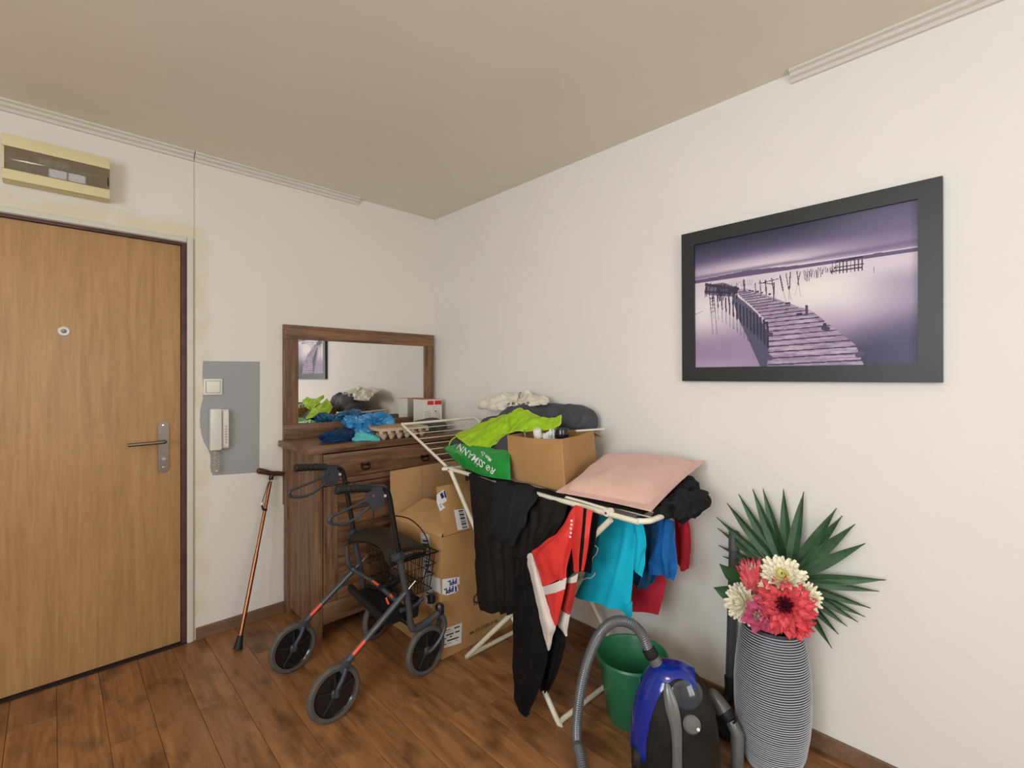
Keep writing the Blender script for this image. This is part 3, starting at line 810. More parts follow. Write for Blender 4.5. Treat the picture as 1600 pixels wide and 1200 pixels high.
mr = thing('wall_mirror', (-0.54, -0.01, DT), 'wide mirror in a brown wood frame standing against the wall on the dresser', 'mirror')
a, b, z0, z1 = -1.055, -0.022, DT+0.0005, 1.656
MB().box((a, -0.026, 1.573), (b, -0.001, z1), 0.0015).build('frame_rail', M['dres_h'], mr)
MB().box((a, -0.026, z0), (b, -0.001, 1.078), 0.0015).build('frame_rail', M['dres_h'], mr)
MB().box((a, -0.026, 1.0785), (-0.974, -0.001, 1.5725), 0.0015).build('frame_stile', M['dres_v'], mr)
MB().box((-0.104, -0.026, 1.0785), (b, -0.001, 1.5725), 0.0015).build('frame_stile', M['dres_v'], mr)
MB().box((-0.9735, -0.018, 1.0785), (-0.1045, -0.002, 1.5725)).build('mirror_glass', M['mirror'], mr, smooth=False)
# back of the mirror rests on the rear edge of the dresser
for xx in (-1.054, -0.078):
    MB().box((xx, -0.015, 0.62), (xx+0.054, -0.001, DT-0.0005)).build('support_batten', M['dres_v'], mr, smooth=False)

# ------------------------------------------------------------------ walking cane
cn = thing('walking_cane', (-1.351, -0.26, 0), 'copper coloured walking cane with brown T handle leaning on the wall beside the dresser', 'walking cane')
foot = Vector((-1.351, -0.26, 0.0)); top = Vector((-1.122, -0.034, 0.806)); ax = (top-foot).normalized()
MB().tube([foot+ax*0.055, foot+ax*0.45], 0.0105, 16).build('lower_shaft', M['copper'], cn)
MB().tube([foot+ax*0.4505, foot+ax*0.83], 0.0088, 16).build('upper_shaft', M['copper'], cn)
MB().tube([foot+Vector((0, 0, 0.006)), foot+ax*0.02, foot+ax*0.04, foot+ax*0.062, foot+ax*0.068], [0.021, 0.020, 0.016, 0.0145, 0.013], 18).build('rubber_tip', M['black_rub'], cn)
for t in (0.12, 0.20, 0.28, 0.36):
    MB().lathe([(0.0005, -0.0125), (0.0028, -0.012), (0.0028, -0.009), (0.0005, -0.009)], foot+ax*t, 10, 'Y').build('snap_button', M['steel'], cn)
hl = Vector((-1.196, -0.036, 0.838)); hr = Vector((-1.062, -0.034, 0.800))
MB().tube([hl, hl.lerp(hr, 0.06), hl.lerp(hr, 0.3)+Vector((0, 0, -0.002)), hl.lerp(hr, 0.55)+Vector((0, 0, -0.006)), hl.lerp(hr, 0.8), hl.lerp(hr, 1.0)], [0.013, 0.0165, 0.0150, 0.0135, 0.0135, 0.0115], 18, 4).build('handle', M['walnut'], cn)
MB().tube([top-ax*0.03, top-ax*0.005], 0.012, 14).build('collar', M['black_met'], cn)
st = [top+Vector((0.004, -0.014, 0.0)), top-ax*0.04+Vector((-0.012, -0.012, 0)), top-ax*0.11+Vector((-0.022, -0.012, 0)), top-ax*0.155+Vector((-0.026, -0.010, 0)), top-ax*0.185+Vector((-0.014, -0.013, 0)), top-ax*0.19+Vector((0.006, -0.012, 0))]
MB().tube(st[:4], 0.0022, 8, 5).build('wrist_strap', M['black_rub'], cn)
MB().tube(st[3:], 0.0055, 10, 5).build('strap_pad', M['black_rub'], cn)
MB().tube([st[3]+Vector((0.001, 0, 0.010)), st[3]+Vector((0, 0, -0.004))], 0.0085, 12).build('strap_clip', M['label'], cn)

# ------------------------------------------------------------------ rollator
ro = thing('rollator', (-1.0, -0.84, 0), 'dark grey folding rollator walker with seat and wire basket in front of the dresser', 'walker')
YN, YFr = -1.06, -0.62
def wheel(name, c, yaw):
    cen = Vector(c)
    R = Matrix.Rotation(yaw, 4, 'Z')
    m = MB(); m.lathe([(0.086, -0.012), (0.100, -0.014), (0.1065, -0.009), (0.109, 0.0), (0.1065, 0.009), (0.100, 0.014), (0.086, 0.012), (0.084, 0.0), (0.086, -0.012)], cen, 48, 'Y', cap=False, M=R)
    t = m.build(name, M['tyre'], ro)
    m = MB()
    m.lathe([(0.0005, -0.006), (0.080, -0.006), (0.0855, -0.012), (0.0855, 0.012), (0.080, 0.006), (0.0005, 0.006)], cen, 48, 'Y', M=R)
    m.build('rim', M['black_met'], t)
    for k in range(5):
        a = 2*PI*k/5+0.3
        m = MB()
        for s in (-1, 1):
            p0 = R @ Vector((0.018*math.cos(a), s*0.008, 0.018*math.sin(a))); p1 = R @ Vector((0.079*math.cos(a), s*0.0075, 0.079*math.sin(a)))
            m.tube([cen+p0, cen+p1], [0.006, 0.0035], 6)
        q = m.build('spoke', M['black_rub'], t)
    m = MB(); m.lathe([(0.0005, -0.019), (0.012, -0.018), (0.019, -0.012), (0.019, 0.012), (0.012, 0.018), (0.0005, 0.019)], cen, 20, 'Y', M=R)
    m.build('hub', M['grey_pl'], t)
    m = MB(); m.lathe([(0.0005, -0.023), (0.0055, -0.022), (0.006, -0.0192), (0.0005, -0.0192)], cen, 12, 'Y', M=R)
    m.build('axle_nut', M['chrome'], t)
    return t
wheel('rear_wheel', (-1.212, YN, 0.109), 0.05)
wheel('rear_wheel', (-1.214, YFr, 0.109), 0.12)
wheel('front_wheel', (-0.785, YN, 0.109), 0.10)
wheel('front_wheel', (-0.795, YFr-0.005, 0.109), 0.45)
for y, dz, nm in ((YN, 0.0, 'near'), (YFr, 0.027, 'far')):
    sg = -1 if y == YN else 1
    # handle tube with bend
    MB().tube([(-1.055, y, 0.889+dz), (-1.02, y, 0.887+dz), (-0.990, y, 0.875+dz), (-0.972, y, 0.84+dz), (-0.957, y, 0.76+dz), (-0.934, y, 0.64+dz), (-0.920, y, 0.575)], 0.0125, 14, 5).build('handle_tube', M['black_met'], ro)
    m = MB(); m.tube([(-1.205, y, 0.907+dz), (-1.198, y, 0.906+dz), (-1.150, y, 0.902+dz), (-1.10, y, 0.897+dz), (-1.062, y, 0.891+dz)], [0.0155, 0.0185, 0.0155, 0.0165, 0.0185], 18, 4)
    for k in range(4): m.lathe([(0.0165, -0.006), (0.0185, 0.0), (0.0165, 0.006)], (-1.178+0.022*k, y, 0.9045+dz-0.002*k), 16, 'X', cap=False)
    m.build('grip', M['black_rub'], ro)
    # brake housing, lever loop
    hb = MB()
    prof = [(-1.068, 0.895), (-1.012, 0.893), (-1.006, 0.862), (-1.0, 0.826), (-1.010, 0.806), (-1.036, 0.796), (-1.062, 0.812), (-1.078, 0.842)]
    hb.hexa([Vector((a, y-0.015, b+dz)) for a, b in prof], [Vector((a, y+0.015, b+dz)) for a, b in prof])
    hbo = hb.build('brake_housing', M['grey_pl'], ro)
    MB().tube([(-1.052, y-0.018, 0.860+dz), (-1.052, y+0.018, 0.860+dz)], 0.005, 12).build('bolt', M['chrome'], hbo)
    lp = [(-1.062, y, 0.845), (-1.105, y, 0.836), (-1.155, y, 0.822), (-1.195, y, 0.812), (-1.222, y, 0.806), (-1.232, y, 0.792), (-1.216, y, 0.776), (-1.170, y, 0.768), (-1.125, y, 0.776), (-1.085, y, 0.800), (-1.052, y, 0.822)]
    MB().tube([(a, b, c+dz) for a, b, c in lp], [0.007, 0.0055, 0.005, 0.0055, 0.007, 0.009, 0.007, 0.006, 0.0055, 0.006, 0.008], 10, 4).build('brake_lever', M['grey_pl'], ro)
    MB().box((-1.004, y-0.006, 0.842+dz), (-0.986, y+0.006, 0.853+dz), 0.002).build('cable_adjuster', M['label'], hbo)
    # clamp and lower upright
    c_ = MB().tube([(-0.928, y, 0.592), (-0.918, y, 0.548)], 0.0185, 16).box((-0.955, y-0.014, 0.556), (-0.90, y+0.014, 0.584), 0.004).build('clamp', M['grey_pl'], ro)
    MB().tube([(-0.935, y-0.024, 0.570), (-0.935, y+0.024, 0.570)], 0.0065, 12).build('clamp_knob', M['chrome'], c_)
    MB().tube([(-0.918, y, 0.56), (-0.900, y, 0.46), (-0.875, y, 0.34), (-0.868, y, 0.262)], 0.0135, 14, 4).build('upright_tube', M['grey_met'], ro)
    # slanted rear leg
    a = Vector((-1.166, y, 0.205)); b = Vector((-0.885, y, 0.408))
    MB().tube([a, b], 0.0130, 18).build('rear_leg', M['grey_met'], ro)
    MB().tube([b, b+(b-a).normalized()*0.055], 0.006, 10).build('lock_rod', M['chrome'], ro)
    o3 = Vector((-0.006, -0.0052, 0.0))
    p0 = a.lerp(b, 0.13)+o3; p1 = a.lerp(b, 0.31)+o3
    m = MB(); m.tube([p0, p1], 0.0085, 18).build('reflector_sticker', M['orange'], ro)
    MB().tube([a-(b-a)*0.02, a+(b-a)*0.10], 0.0165, 16).box((-1.196, y-0.021, 0.180), (-1.150, y+0.021, 0.214), 0.008, rot=Matrix.Rotation(-0.55, 3, 'Y')).build('fork_socket', M['grey_pl'], ro)
    for s in (-1, 1):
        MB().tube([(-1.172, y+s*0.020, 0.200), (-1.188, y+s*0.0245, 0.165), (-1.210, y+s*0.0255, 0.132), (-1.212, y+s*0.0255, 0.106)], [0.010, 0.0095, 0.0085, 0.009], 10, 4).build('fork_arm', M['grey_pl'], ro)
    # front caster: elbow + curved fork
    MB().tube([(-0.868, y, 0.275), (-0.855, y, 0.235), (-0.820, y, 0.226), (-0.760, y, 0.238), (-0.705, y, 0.262)], [0.0135, 0.017, 0.018, 0.017, 0.017], 16, 5).build('lower_elbow', M['grey_met'], ro)
    MB().lathe([(0.0005, 0), (0.021, 0), (0.021, 0.035), (0.014, 0.045), (0.0005, 0.047)], (-0.708, y, 0.250), 18).build('caster_head', M['black_met'], ro)
    for s in (-1, 1):
        MB().tube([(-0.708, y+s*0.012, 0.248), (-0.695, y+s*0.024, 0.205), (-0.712, y+s*0.0255, 0.160), (-0.750, y+s*0.0255, 0.125), (-0.785, y+s*0.0255, 0.109)], [0.014, 0.0105, 0.010, 0.009, 0.009], 10, 5).build('fork_arm', M['grey_met'], ro)
# seat: curved saddle board
g = []
for t, zc in ((0, 0.0), (0.25, 0.010), (0.5, 0.013), (0.75, 0.010), (1, 0.0)):
    y = -0.655+(-1.035+0.655)*t; bow = 0.045*(math.sin(PI*t))
    g.append([Vector((-0.965+bow, y, 0.545+zc*1.5)), Vector((-0.92+bow*0.6, y, 0.575+zc)), Vector((-0.85, y, 0.580+zc)), Vector((-0.79, y, 0.570+zc)), Vector((-0.765, y, 0.553+zc))])
Surf(g).mesh('seat', M['seat'], ro, 24, 24, 0.022)
# seat rails + cross braces
for y in (YN+0.02, YFr-0.02):
    MB().tube([(-0.955, y, 0.535), (-0.86, y, 0.548), (-0.775, y, 0.54)], 0.010, 12, 3).build('seat_rail', M['black_met'], ro)
MB().tube([(-0.960, YFr-0.01, 0.52), (-0.955, YFr-0.015, 0.43), (-0.925, YFr-0.03, 0.39), (-0.905, -0.80, 0.375), (-0.895, -1.0, 0.345)], 0.0115, 12, 5).build('cross_brace', M['grey_met'], ro)
MB().tube([(-0.912, -0.742, 0.3795), (-0.909, -0.768, 0.377)], 0.0128, 14).build('brace_ring', M['steel'], ro)
MB().tube([(-0.900, YN+0.01, 0.50), (-0.880, -0.98, 0.43), (-0.865, -0.80, 0.33), (-0.86, YFr-0.02, 0.29)], 0.0115, 12, 5).build('cross_brace', M['black_met'], ro)
MB().lathe([(0.0005, -0.018), (0.012, -0.018), (0.012, 0.018), (0.0005, 0.018)], (-0.900, -0.875, 0.372), 14, 'X').build('brace_pivot', M['black_rub'], ro)
for a, b in (((-0.918, -0.815, 0.388), (-0.912, -0.86, 0.380)), ((-0.913, -0.93, 0.345), (-0.908, -0.945, 0.318)), ((-0.905, -0.955, 0.365), (-0.898, -0.985, 0.345))):
    MB().tube([a, b], 0.0050, 8).build('reflector_sticker', M['orange'], ro)
# lower black step tray and crossbars
MB().box((-0.955, -0.99, 0.268), (-0.93, -0.625, 0.300), 0.006, rot=Matrix.Rotation(0.12, 3, 'X')).box((-0.935, -0.99, 0.262), (-0.80, -0.66, 0.276), 0.005, rot=Matrix.Rotation(0.12, 3, 'X')).build('foot_tray', M['black_rub'], ro)
MB().tube([(-0.862, YN+0.012, 0.248), (-0.862, YFr-0.012, 0.248)], 0.0115, 12).build('crossbar', M['black_met'], ro)
MB().tube([(-0.905, -1.045, 0.325), (-0.84, -1.035, 0.315), (-0.78, -1.03, 0.335)], 0.010, 12, 4).build('crossbar', M['grey_met'], ro)
MB().tube([(-0.79, -1.01, 0.30), (-0.77, -0.86, 0.34), (-0.76, -0.70, 0.36)], 0.009, 12, 4).build('crossbar', M['grey_met'], ro)
m = MB(); m.lathe([(0.030, 0.0), (0.034, 0.065), (0.036, 0.070), (0.036, 0.074), (0.032, 0.072), (0.028, 0.006), (0.0005, 0.006)], (-0.825, -1.005, 0.262), 24, cap=False); m.lathe([(0.0005, 0), (0.030, 0)], (-0.825, -1.005, 0.262), 24, cap=False)
m.build('cup_holder', M['black_rub'], ro)
MB().lathe([(0.0005, -0.02), (0.018, -0.018), (0.020, 0), (0.018, 0.018), (0.0005, 0.02)], (-0.715, -1.005, 0.305), 18).build('end_knob', M['black_met'], ro)
# wire basket
bx = [(-0.885, -1.035), (-0.700, -1.035), (-0.700, -0.665), (-0.885, -0.665)]
bs = MB(); zt = 0.530; zb = 0.355
def ringp(z, inset):
    return [Vector((-0.885+inset, -1.035+inset, z)), Vector((-0.700-inset, -1.035+inset, z)), Vector((-0.700-inset, -0.665-inset, z)), Vector((-0.885+inset, -0.665-inset, z))]
rr = ringp(zt, 0); bs.tube(rr+[rr[0]], 0.0042, 8)
rr2 = ringp(zt-0.055, 0.006); bs.tube(rr2+[rr2[0]], 0.0018, 6)
rr2 = ringp(zt-0.105, 0.012); bs.tube(rr2+[rr2[0]], 0.0018, 6)
rb = ringp(zb, 0.020); bs.tube(rb+[rb[0]], 0.0026, 6)
for k in range(1, 19):
    t = k/19
    for (i, j) in ((1, 2), (3, 0)):
        bs.tube([rr[i].lerp(rr[j], t), rb[i].lerp(rb[j], t)], 0.0013, 5)
    bs.tube([rb[1].lerp(rb[2], t), rb[0].lerp(rb[3], t)], 0.0012, 5)
for k in range(1, 9):
    t = k/9
    for (i, j) in ((0, 1), (2, 3)):
        bs.tube([rr[i].lerp(rr[j], t), rb[i].lerp(rb[j], t)], 0.0013, 5)
    bs.tube([rb[0].lerp(rb[1], t), rb[3].lerp(rb[2], t)], 0.0012, 5)
bo = bs.build('wire_basket', M['black_met'], ro); bo['kind'] = 'stuff'
# brake cables
MB().tube([at(598, 806, y=-1.06), at(618, 806, y=-1.03), at(642, 812, y=-0.98), at(662, 832, y=-0.95), at(671, 858, y=-0.96), at(668, 886, y=-1.0), at(660, 905, y=-1.03), at(640, 918, y=-1.05)], 0.0028, 8, 6).build('brake_cable', M['black_rub'], ro)
MB().tube([at(516, 750, y=-0.62), at(535, 751, y=-0.63), at(556, 757, y=-0.66), at(578, 775, y=-0.70), at(584, 800, y=-0.74), at(577, 835, y=-0.76), at(575, 850, y=-0.77)], 0.0028, 8, 6).build('brake_cable', M['black_rub'], ro)

# ------------------------------------------------------------------ big cardboard box with open flaps
cb = thing('cardboard_box', (-0.40, -0.79, 0), 'large tall open cardboard box with shipping tape standing between the dresser and the drying rack', 'box')
bx0_, bx1_, by0_, by1_, bh = -0.673, -0.15, -1.026, -0.555, 0.585
tk = 0.005
MB().box((bx0_, by0_, 0.001), (bx1_, by0_+tk, bh), 0.001).build('box_wall', M['card'], cb, smooth=False)
MB().box((bx0_, by1_-tk, 0.001), (bx1_, by1_, bh), 0.001).build('box_wall', M['card'], cb, smooth=False)
MB().box((bx0_, by0_+tk, 0.001), (bx0_+tk, by1_-tk, bh), 0.001).build('box_wall', M['card'], cb, smooth=False)
MB().box((bx1_-tk, by0_+tk, 0.001), (bx1_, by1_-tk, bh), 0.001).build('box_wall', M['card'], cb, smooth=False)
MB().box((bx0_+tk, by0_+tk, 0.001), (bx1_-tk, by1_-tk, 0.006)).build('box_bottom', M['card'], cb, smooth=False)
def slab(name, q, n, material, parent, t=0.005):
    q = [Vector(p) for p in q]; n = Vector(n).normalized()*t
    return MB().hexa(q, [p+n for p in q]).build(name, material, parent, smooth=False)
# far flap upright with fold
f_top = 0.838
slab('flap', [(bx0_, by1_, bh), (bx0_+0.205, by1_, bh), (bx0_+0.205, by1_+0.018, f_top), (bx0_, by1_+0.012, f_top-0.004)], (0, -1, 0.05), M['card_in'], cb)
slab('flap', [(bx0_+0.207, by1_, bh), (bx0_+0.36, by1_+0.004, bh), (bx0_+0.36, by1_+0.012, f_top+0.004), (bx0_+0.207, by1_+0.018, f_top)], (0.05, -1, 0.05), M['card_in'], cb)
slab('flap', [(bx0_+0.362, by1_+0.004, bh), (bx1_, by1_, bh), (bx1_, by1_+0.02, f_top-0.005), (bx0_+0.362, by1_+0.012, f_top+0.004)], (0, -1, 0.05), M['card_in'], cb)
# left short flap folded in, rising; near flap rising towards the back
A = Vector((bx0_, by0_, bh)); B = Vector((bx0_, by1_+0.0, bh-0.0))
C_ = Vector((-0.50, -0.62, 0.672)); D_ = Vector((-0.505, -0.905, 0.690))
slab('flap', [A+Vector((0.002, 0.006, 0)), D_, C_, B+Vector((0.002, -0.012, 0))], (0.2, 0, -1), M['card_in'], cb, 0.004)
n1 = Vector((-0.655, -1.022, bh+0.002)); n2 = Vector((bx1_, -1.022, bh+0.002)); 
n4 = at(682, 761, y=-0.93); n3 = Vector((bx1_+0.0, -0.93, n4.z+0.005))
nf = slab('flap', [n1, n2, n3, n4], (0, 1, -0.4), M['card'], cb, 0.005)
# printed labels and tapes on the near flap (frame of the flap plane)
fu = (n2-n1).normalized(); fe = (n4-n1); fv = (fe-fu*fe.dot(fu)).normalized(); fn = fu.cross(fv)
if fn.y > 0: fn = -fn
def onplane(px, py, p0, n, lift=0.0015):
    r = at(px, py, d=1)-CAMP; t = (p0-CAMP).dot(n)/r.dot(n); return CAMP+r*t+n*lift
def decal(name, pix, p0, n, material, parent, lift=0.0012, t=0.0005):
    q = [onplane(a, b, p0, n, lift) for a, b in pix]
    return MB().hexa(q, [p+n*t for p in q]).build(name, material, parent, smooth=False)
lb = decal('barcode_label', [(709, 797), (725, 795), (733, 825), (715, 829)], n1, fn, M['label'], cb)
for k, (f0, f1) in enumerate([(0.05, 0.12), (0.16, 0.19), (0.23, 0.31), (0.34, 0.37), (0.41, 0.50), (0.54, 0.57), (0.61, 0.66), (0.70, 0.78), (0.82, 0.85), (0.89, 0.95)]):
    def lp(u, v):
        a = (717+(732-717)*0 + 0, 0)
        x0 = 709+(715-709)*v; x1 = 725+(733-725)*v; y0 = 797+(829-797)*v; y1 = 795+(825-795)*v
        return (x0+(x1-x0)*u, y0+(y1-y0)*u)
    decal('barcode_bar', [lp(0.42, f0), lp(0.86, f0), lp(0.86, f1), lp(0.42, f1)], n1, fn, M['ink'], lb, 0.0019, 0.0002)
decal('tape_label', [(682, 773), (693, 765), (698, 783), (690, 788), (696, 793), (687, 799), (682, 784)], n1, fn, M['label'], cb)
decal('tape_print', [(687, 772), (691, 769), (694, 777), (690, 780)], n1, fn, M['blue_ink'], cb, 0.0018, 0.0002)
decal('tape_print', [(692.5, 768), (694.5, 767), (697, 777), (695, 778)], n1, fn, M['blue_ink'], cb, 0.0018, 0.0002)
text_on('tape_print', 'S', onplane(688, 790, n1, fn, 0.0018), -fu, -fv, 0.026, M['blue_ink'], cb)
# vertical tape on the left face
nl = Vector((-1, 0, 0)); pL = Vector((bx0_, -0.8, 0.3))
vt = decal('packing_tape', [(657, 832), (671, 836), (677, 951), (665, 944)], pL, nl, mat('glossy white tape', (206, 204, 204), 0.25), cb)
rs_ = random.Random(5)
for k in range(20):
    yy = 838+k*5.4; o_ = (yy-832)/115*8
    a = rs_.uniform(0, 6)
    decal('tape_print', [(659+o_+a*0.3, yy), (664+o_+a, yy+1), (664.3+o_+a, yy+3.2), (659.3+o_+a*0.3, yy+2.4)], pL, nl, M['ink'] if k % 3 else M['label'], vt, 0.0018, 0.0002)
decal('packing_tape', [(660, 893), (688, 904), (690, 928), (664, 915)], pL, nl, bpy.data.materials['glossy white tape'], cb, 0.0024)
# PPL tape wrapping to the near face (printed upside down)
nn = Vector((0, -1, 0)); pN = Vector((-0.5, by0_, 0.3))
t1 = decal('packing_tape', [(690.8, 905), (718, 901), (718, 912), (714, 914), (716, 922), (712, 926), (698, 930), (690.8, 928.5)], pN, nn, M['label'], cb)
c1 = onplane(704, 911, pN, nn, 0); c2 = onplane(702, 922.5, pN, nn, 0)
text_on('tape_print', 'PPL', onplane(706.5, 909, pN, nn), (-1, 0, 0.0), (0, 0, -1), 0.036, M['blue_ink'], t1, 0.0012, 0.0010)
text_on('tape_print', 'PPL', onplane(701, 921.5, pN, nn), (-1, 0, 0.0), (0, 0, -1), 0.038, M['blue_ink'], t1, 0.0014, 0.0010)
decal('tape_print', [(710.5, 916), (713, 915.5), (713.3, 924), (710.8, 924.6)], pN, nn, M['blue_ink'], t1, 0.0018, 0.0002)
# shipping label low on the near face
t2 = decal('shipping_label', [(690.8, 983.5), (721.5, 973), (720.5, 1004), (690.8, 1013.5)], pN, nn, M['label'], cb)
def lp2(u, v):
    return (690.8+30*u, 983.5-10.3*u+(30+0.8*u)*v)
for (u0, v0, u1, v1) in [(0.15, 0.10, 0.42, 0.14), (0.12, 0.22, 0.55, 0.235), (0.62, 0.10, 0.9, 0.17), (0.18, 0.34, 0.58, 0.41), (0.66, 0.33, 0.9, 0.40), (0.12, 0.50, 0.22, 0.55), (0.38, 0.48, 0.5, 0.54), (0.25, 0.64, 0.85, 0.71), (0.10, 0.80, 0.22, 0.85), (0.68, 0.78, 0.82, 0.80), (0.3, 0.82, 0.5, 0.84)]:
    decal('label_print', [lp2(u0, v0), lp2(u1, v0), lp2(u1, v1), lp2(u0, v1)], pN, nn, M['ink'], t2, 0.0018, 0.0002)
p_s = onplane(742, 985.5, pN, nn)
text_on('box_print', 'six (1) (1)(6) (1-6)', p_s+Vector((0.06, 0, 0)), (1, 0, 0.0), (0, 0, 1), 0.026, M['ink'], cb, 0.0003)
text_on('box_print', 'C', onplane(744, 936, pN, nn), (1, 0, 0), (0, 0, 1), 0.07, M['ink'], cb, 0.001)

# ------------------------------------------------------------------ things on the dresser
DTZ = DT+0.0005
hc = at(527, 690, z=DTZ)
class Ribbed: pass
def knit_hat():
    bm = bmesh.new(); bmesh.ops.create_icosphere(bm, subdivisions=6, radius=1)
    c = hc+Vector((0.02, 0.02, 0.026)); rot = Matrix.Rotation(0.25, 3, 'Z')
    for v in bm.verts:
        n = v.co.copy()
        a = math.atan2(n.z, n.y+0.3*n.x)
        rib = 0.045*math.sin(a*22+3*noise.noise(n*2))
        k = 1+rib+0.16*noise.noise(n*2.2+Vector((4, 0, 0)))+0.06*noise.noise(n*5)
        p = Vector((n.x*0.118, n.y*0.075, n.z*0.036))*k
        p = rot @ p; p += c
        if p.z < DTZ: p.z = DTZ
        v.co = p
    return from_bm('knit_hat', bm, M['navy_knit'])
tag(knit_hat(), 'navy blue ribbed knit hat lying on the front left of the dresser top', 'hat')
ac = at(572, 690, z=DTZ)
g = []
for j, (px, dz) in enumerate([(550, 0.006), (560, 0.020), (573, 0.022), (584, 0.012), (594, 0.004)]):
    b_ = at(px, 690-0.3*j, z=DTZ)
    g.append([b_+Vector((0, 0.0, 0.003)), b_+Vector((0.01, 0.02, 0.003+dz)), b_+Vector((0.02, 0.05, 0.006+dz*1.6)), b_+Vector((0.03, 0.09, 0.004+dz)), b_+Vector((0.03, 0.11, 0.003))])
tag(Surf(g, wr=0.008, wf=22, seed=2).mesh('folded_scarf', M['aqua'], None, 30, 30, 0.004), 'aqua coloured cloth lying between the navy hat and the egg tray', 'cloth')
bb = at(548, 672, z=DTZ)
tag(lump('black_bag', (-0.745, -0.175, DTZ+0.030), (0.085, 0.085, 0.040), M['black_bag'], amp=0.2, f=14, seed=3, ridged=0.25, flat=DTZ), 'small black fabric bag lying behind the navy hat under the mirror', 'bag')
# blue crumpled film bag
bc = Vector((-0.575, -0.20, DTZ))
bl = thing('crumpled_plastic_bag', bc, 'crumpled glossy blue plastic bag on the dresser behind the egg tray', 'plastic bag')
lump('film', bc+Vector((0.0, 0.02, 0.062)), (0.10, 0.085, 0.062), M['bag_blue'], bl, amp=0.35, f=12, seed=5, ridged=0.55, flat=DTZ, sub=6)
lump('film_tail', bc+Vector((-0.115, -0.02, 0.075)), (0.075, 0.05, 0.040), M['bag_blue'], bl, amp=0.4, f=16, seed=6, ridged=0.6, sub=5, rot=Matrix.Rotation(0.3, 3, 'Y'))
lump('film_tail', bc+Vector((0.13, -0.01, 0.03)), (0.11, 0.06, 0.028), M['bag_blue'], bl, amp=0.4, f=15, seed=8, ridged=0.5, flat=DTZ, sub=5)
lump('film_tail', bc+Vector((-0.135, -0.10, 0.026)), (0.042, 0.050, 0.036), M['bag_blue'], bl, amp=0.35, f=16, seed=9, ridged=0.6, flat=DTZ, sub=5)
for (a, b_, h_) in ((-0.165, 0.0, 0.135), (0.08, 0.03, 0.125)):
    p = bc+Vector((a, b_, 0.07))
    Surf([[p+Vector((-0.03, 0, 0)), p+Vector((0.0, 0.01, 0)), p+Vector((0.03, 0, 0))], [p+Vector((-0.035, 0.0, 0.03)), p+Vector((0.0, -0.02, 0.03)), p+Vector((0.02, 0.01, 0.03))], [p+Vector((-0.03, 0, h_-0.07)), p+Vector((-0.012, -0.01, h_-0.08)), p+Vector((0.005, 0.0, h_-0.085))]], wr=0.012, wf=30, seed=4).mesh('bag_handle', M['bag_blue'], bl, 12, 14, 0.001)
# egg tray with eggs
eg0 = Vector((-0.69, -0.43, DTZ)); 
et = thing('egg_tray', (-0.545, -0.355, DTZ), 'grey cardboard egg tray stack with brown eggs at the front edge of the dresser', 'egg tray')
ex0, ex1, ey0, ey1 = -0.665, -0.355, -0.435, -0.245
def tray(z):
    m = MB(); nx, ny = 6, 4
    NX, NY = nx*8, ny*8
    V = {}
    for side, dz in ((0, 0.0), (1, -0.0028)):
        for j in range(NY+1):
            for i in range(NX+1):
                u = i/NX*nx; v = j/NY*ny
                h = 0.013*math.cos(2*PI*u)*0.5+0.013*math.cos(2*PI*v)*0.5
                cup = max(0, math.cos(PI*(u % 1-0.5)))*max(0, math.cos(PI*(v % 1-0.5)))
                V[side, i, j] = m.bm.verts.new((ex0+(ex1-ex0)*i/NX, ey0+(ey1-ey0)*j/NY, z+0.016+h-0.020*cup+dz+0.010))
    for j in range(NY):
        for i in range(NX):
            m.bm.faces.new([V[0, i, j], V[0, i+1, j], V[0, i+1, j+1], V[0, i, j+1]]); m.bm.faces.new([V[1, i, j], V[1, i, j+1], V[1, i+1, j+1], V[1, i+1, j]])
    return m
tray(DTZ+0.003).build('tray', M['pulp'], et)
lid = MB(); lid.box((ex0-0.004, ey0-0.004, DTZ+0.046), (ex1+0.004, ey1+0.004, DTZ+0.064), 0.006)
for i in range(7):
    xx = ex0+(ex1-ex0)*i/6; lid.box((xx-0.010, ey0-0.003, DTZ+0.030), (xx+0.010, ey0+0.012, DTZ+0.050), 0.004)
lid.build('tray_lid', M['pulp'], et)
MB().box((ex0+0.01, ey0+0.03, DTZ+0.0645), (ex1-0.08, ey1+0.01, DTZ+0.068), 0.001).build('card_sheet', M['card_in'], et, smooth=False)
eggme = None
ordn = ['leftmost', 'second from the left', 'third from the left', 'third from the right', 'second from the right', 'rightmost']
for i in range(6):
    for j in range(1):
        c = Vector((ex0+(i+0.5)*(ex1-ex0)/6, ey0+(j+0.5)*(ey1-ey0)/4, DTZ+0.0245))
        if eggme is None:
            m = MB(); m.lathe([(0.0005, -0.017), (0.010, -0.0155), (0.0165, -0.009), (0.0185, 0.0), (0.0165, 0.011), (0.011, 0.019), (0.005, 0.0235), (0.0005, 0.0245)], (0, 0, 0), 20)
            o = m.build('egg', M['egg'], None, local=True); eggme = o
        else:
            o = eggme.copy(); COL.objects.link(o)
        o.location = c
        tag(o, ordn[i]+' brown egg in the front row of the egg tray', 'egg', 'eggs in the tray')
# dark grey folded pouch
tag(lump('grey_pouch', (-0.225, -0.255, DTZ+0.034), (0.125, 0.095, 0.050), mat('graphite fabric', (74, 72, 70), 0.8, bump=0.3, bscale=60, bdist=0.003), amp=0.12, f=8, seed=11, ridged=0.12, flat=DTZ, rot=Matrix.Rotation(-0.5, 3, 'Z')), 'dark grey fabric pouch slumped on the right of the dresser top', 'bag')
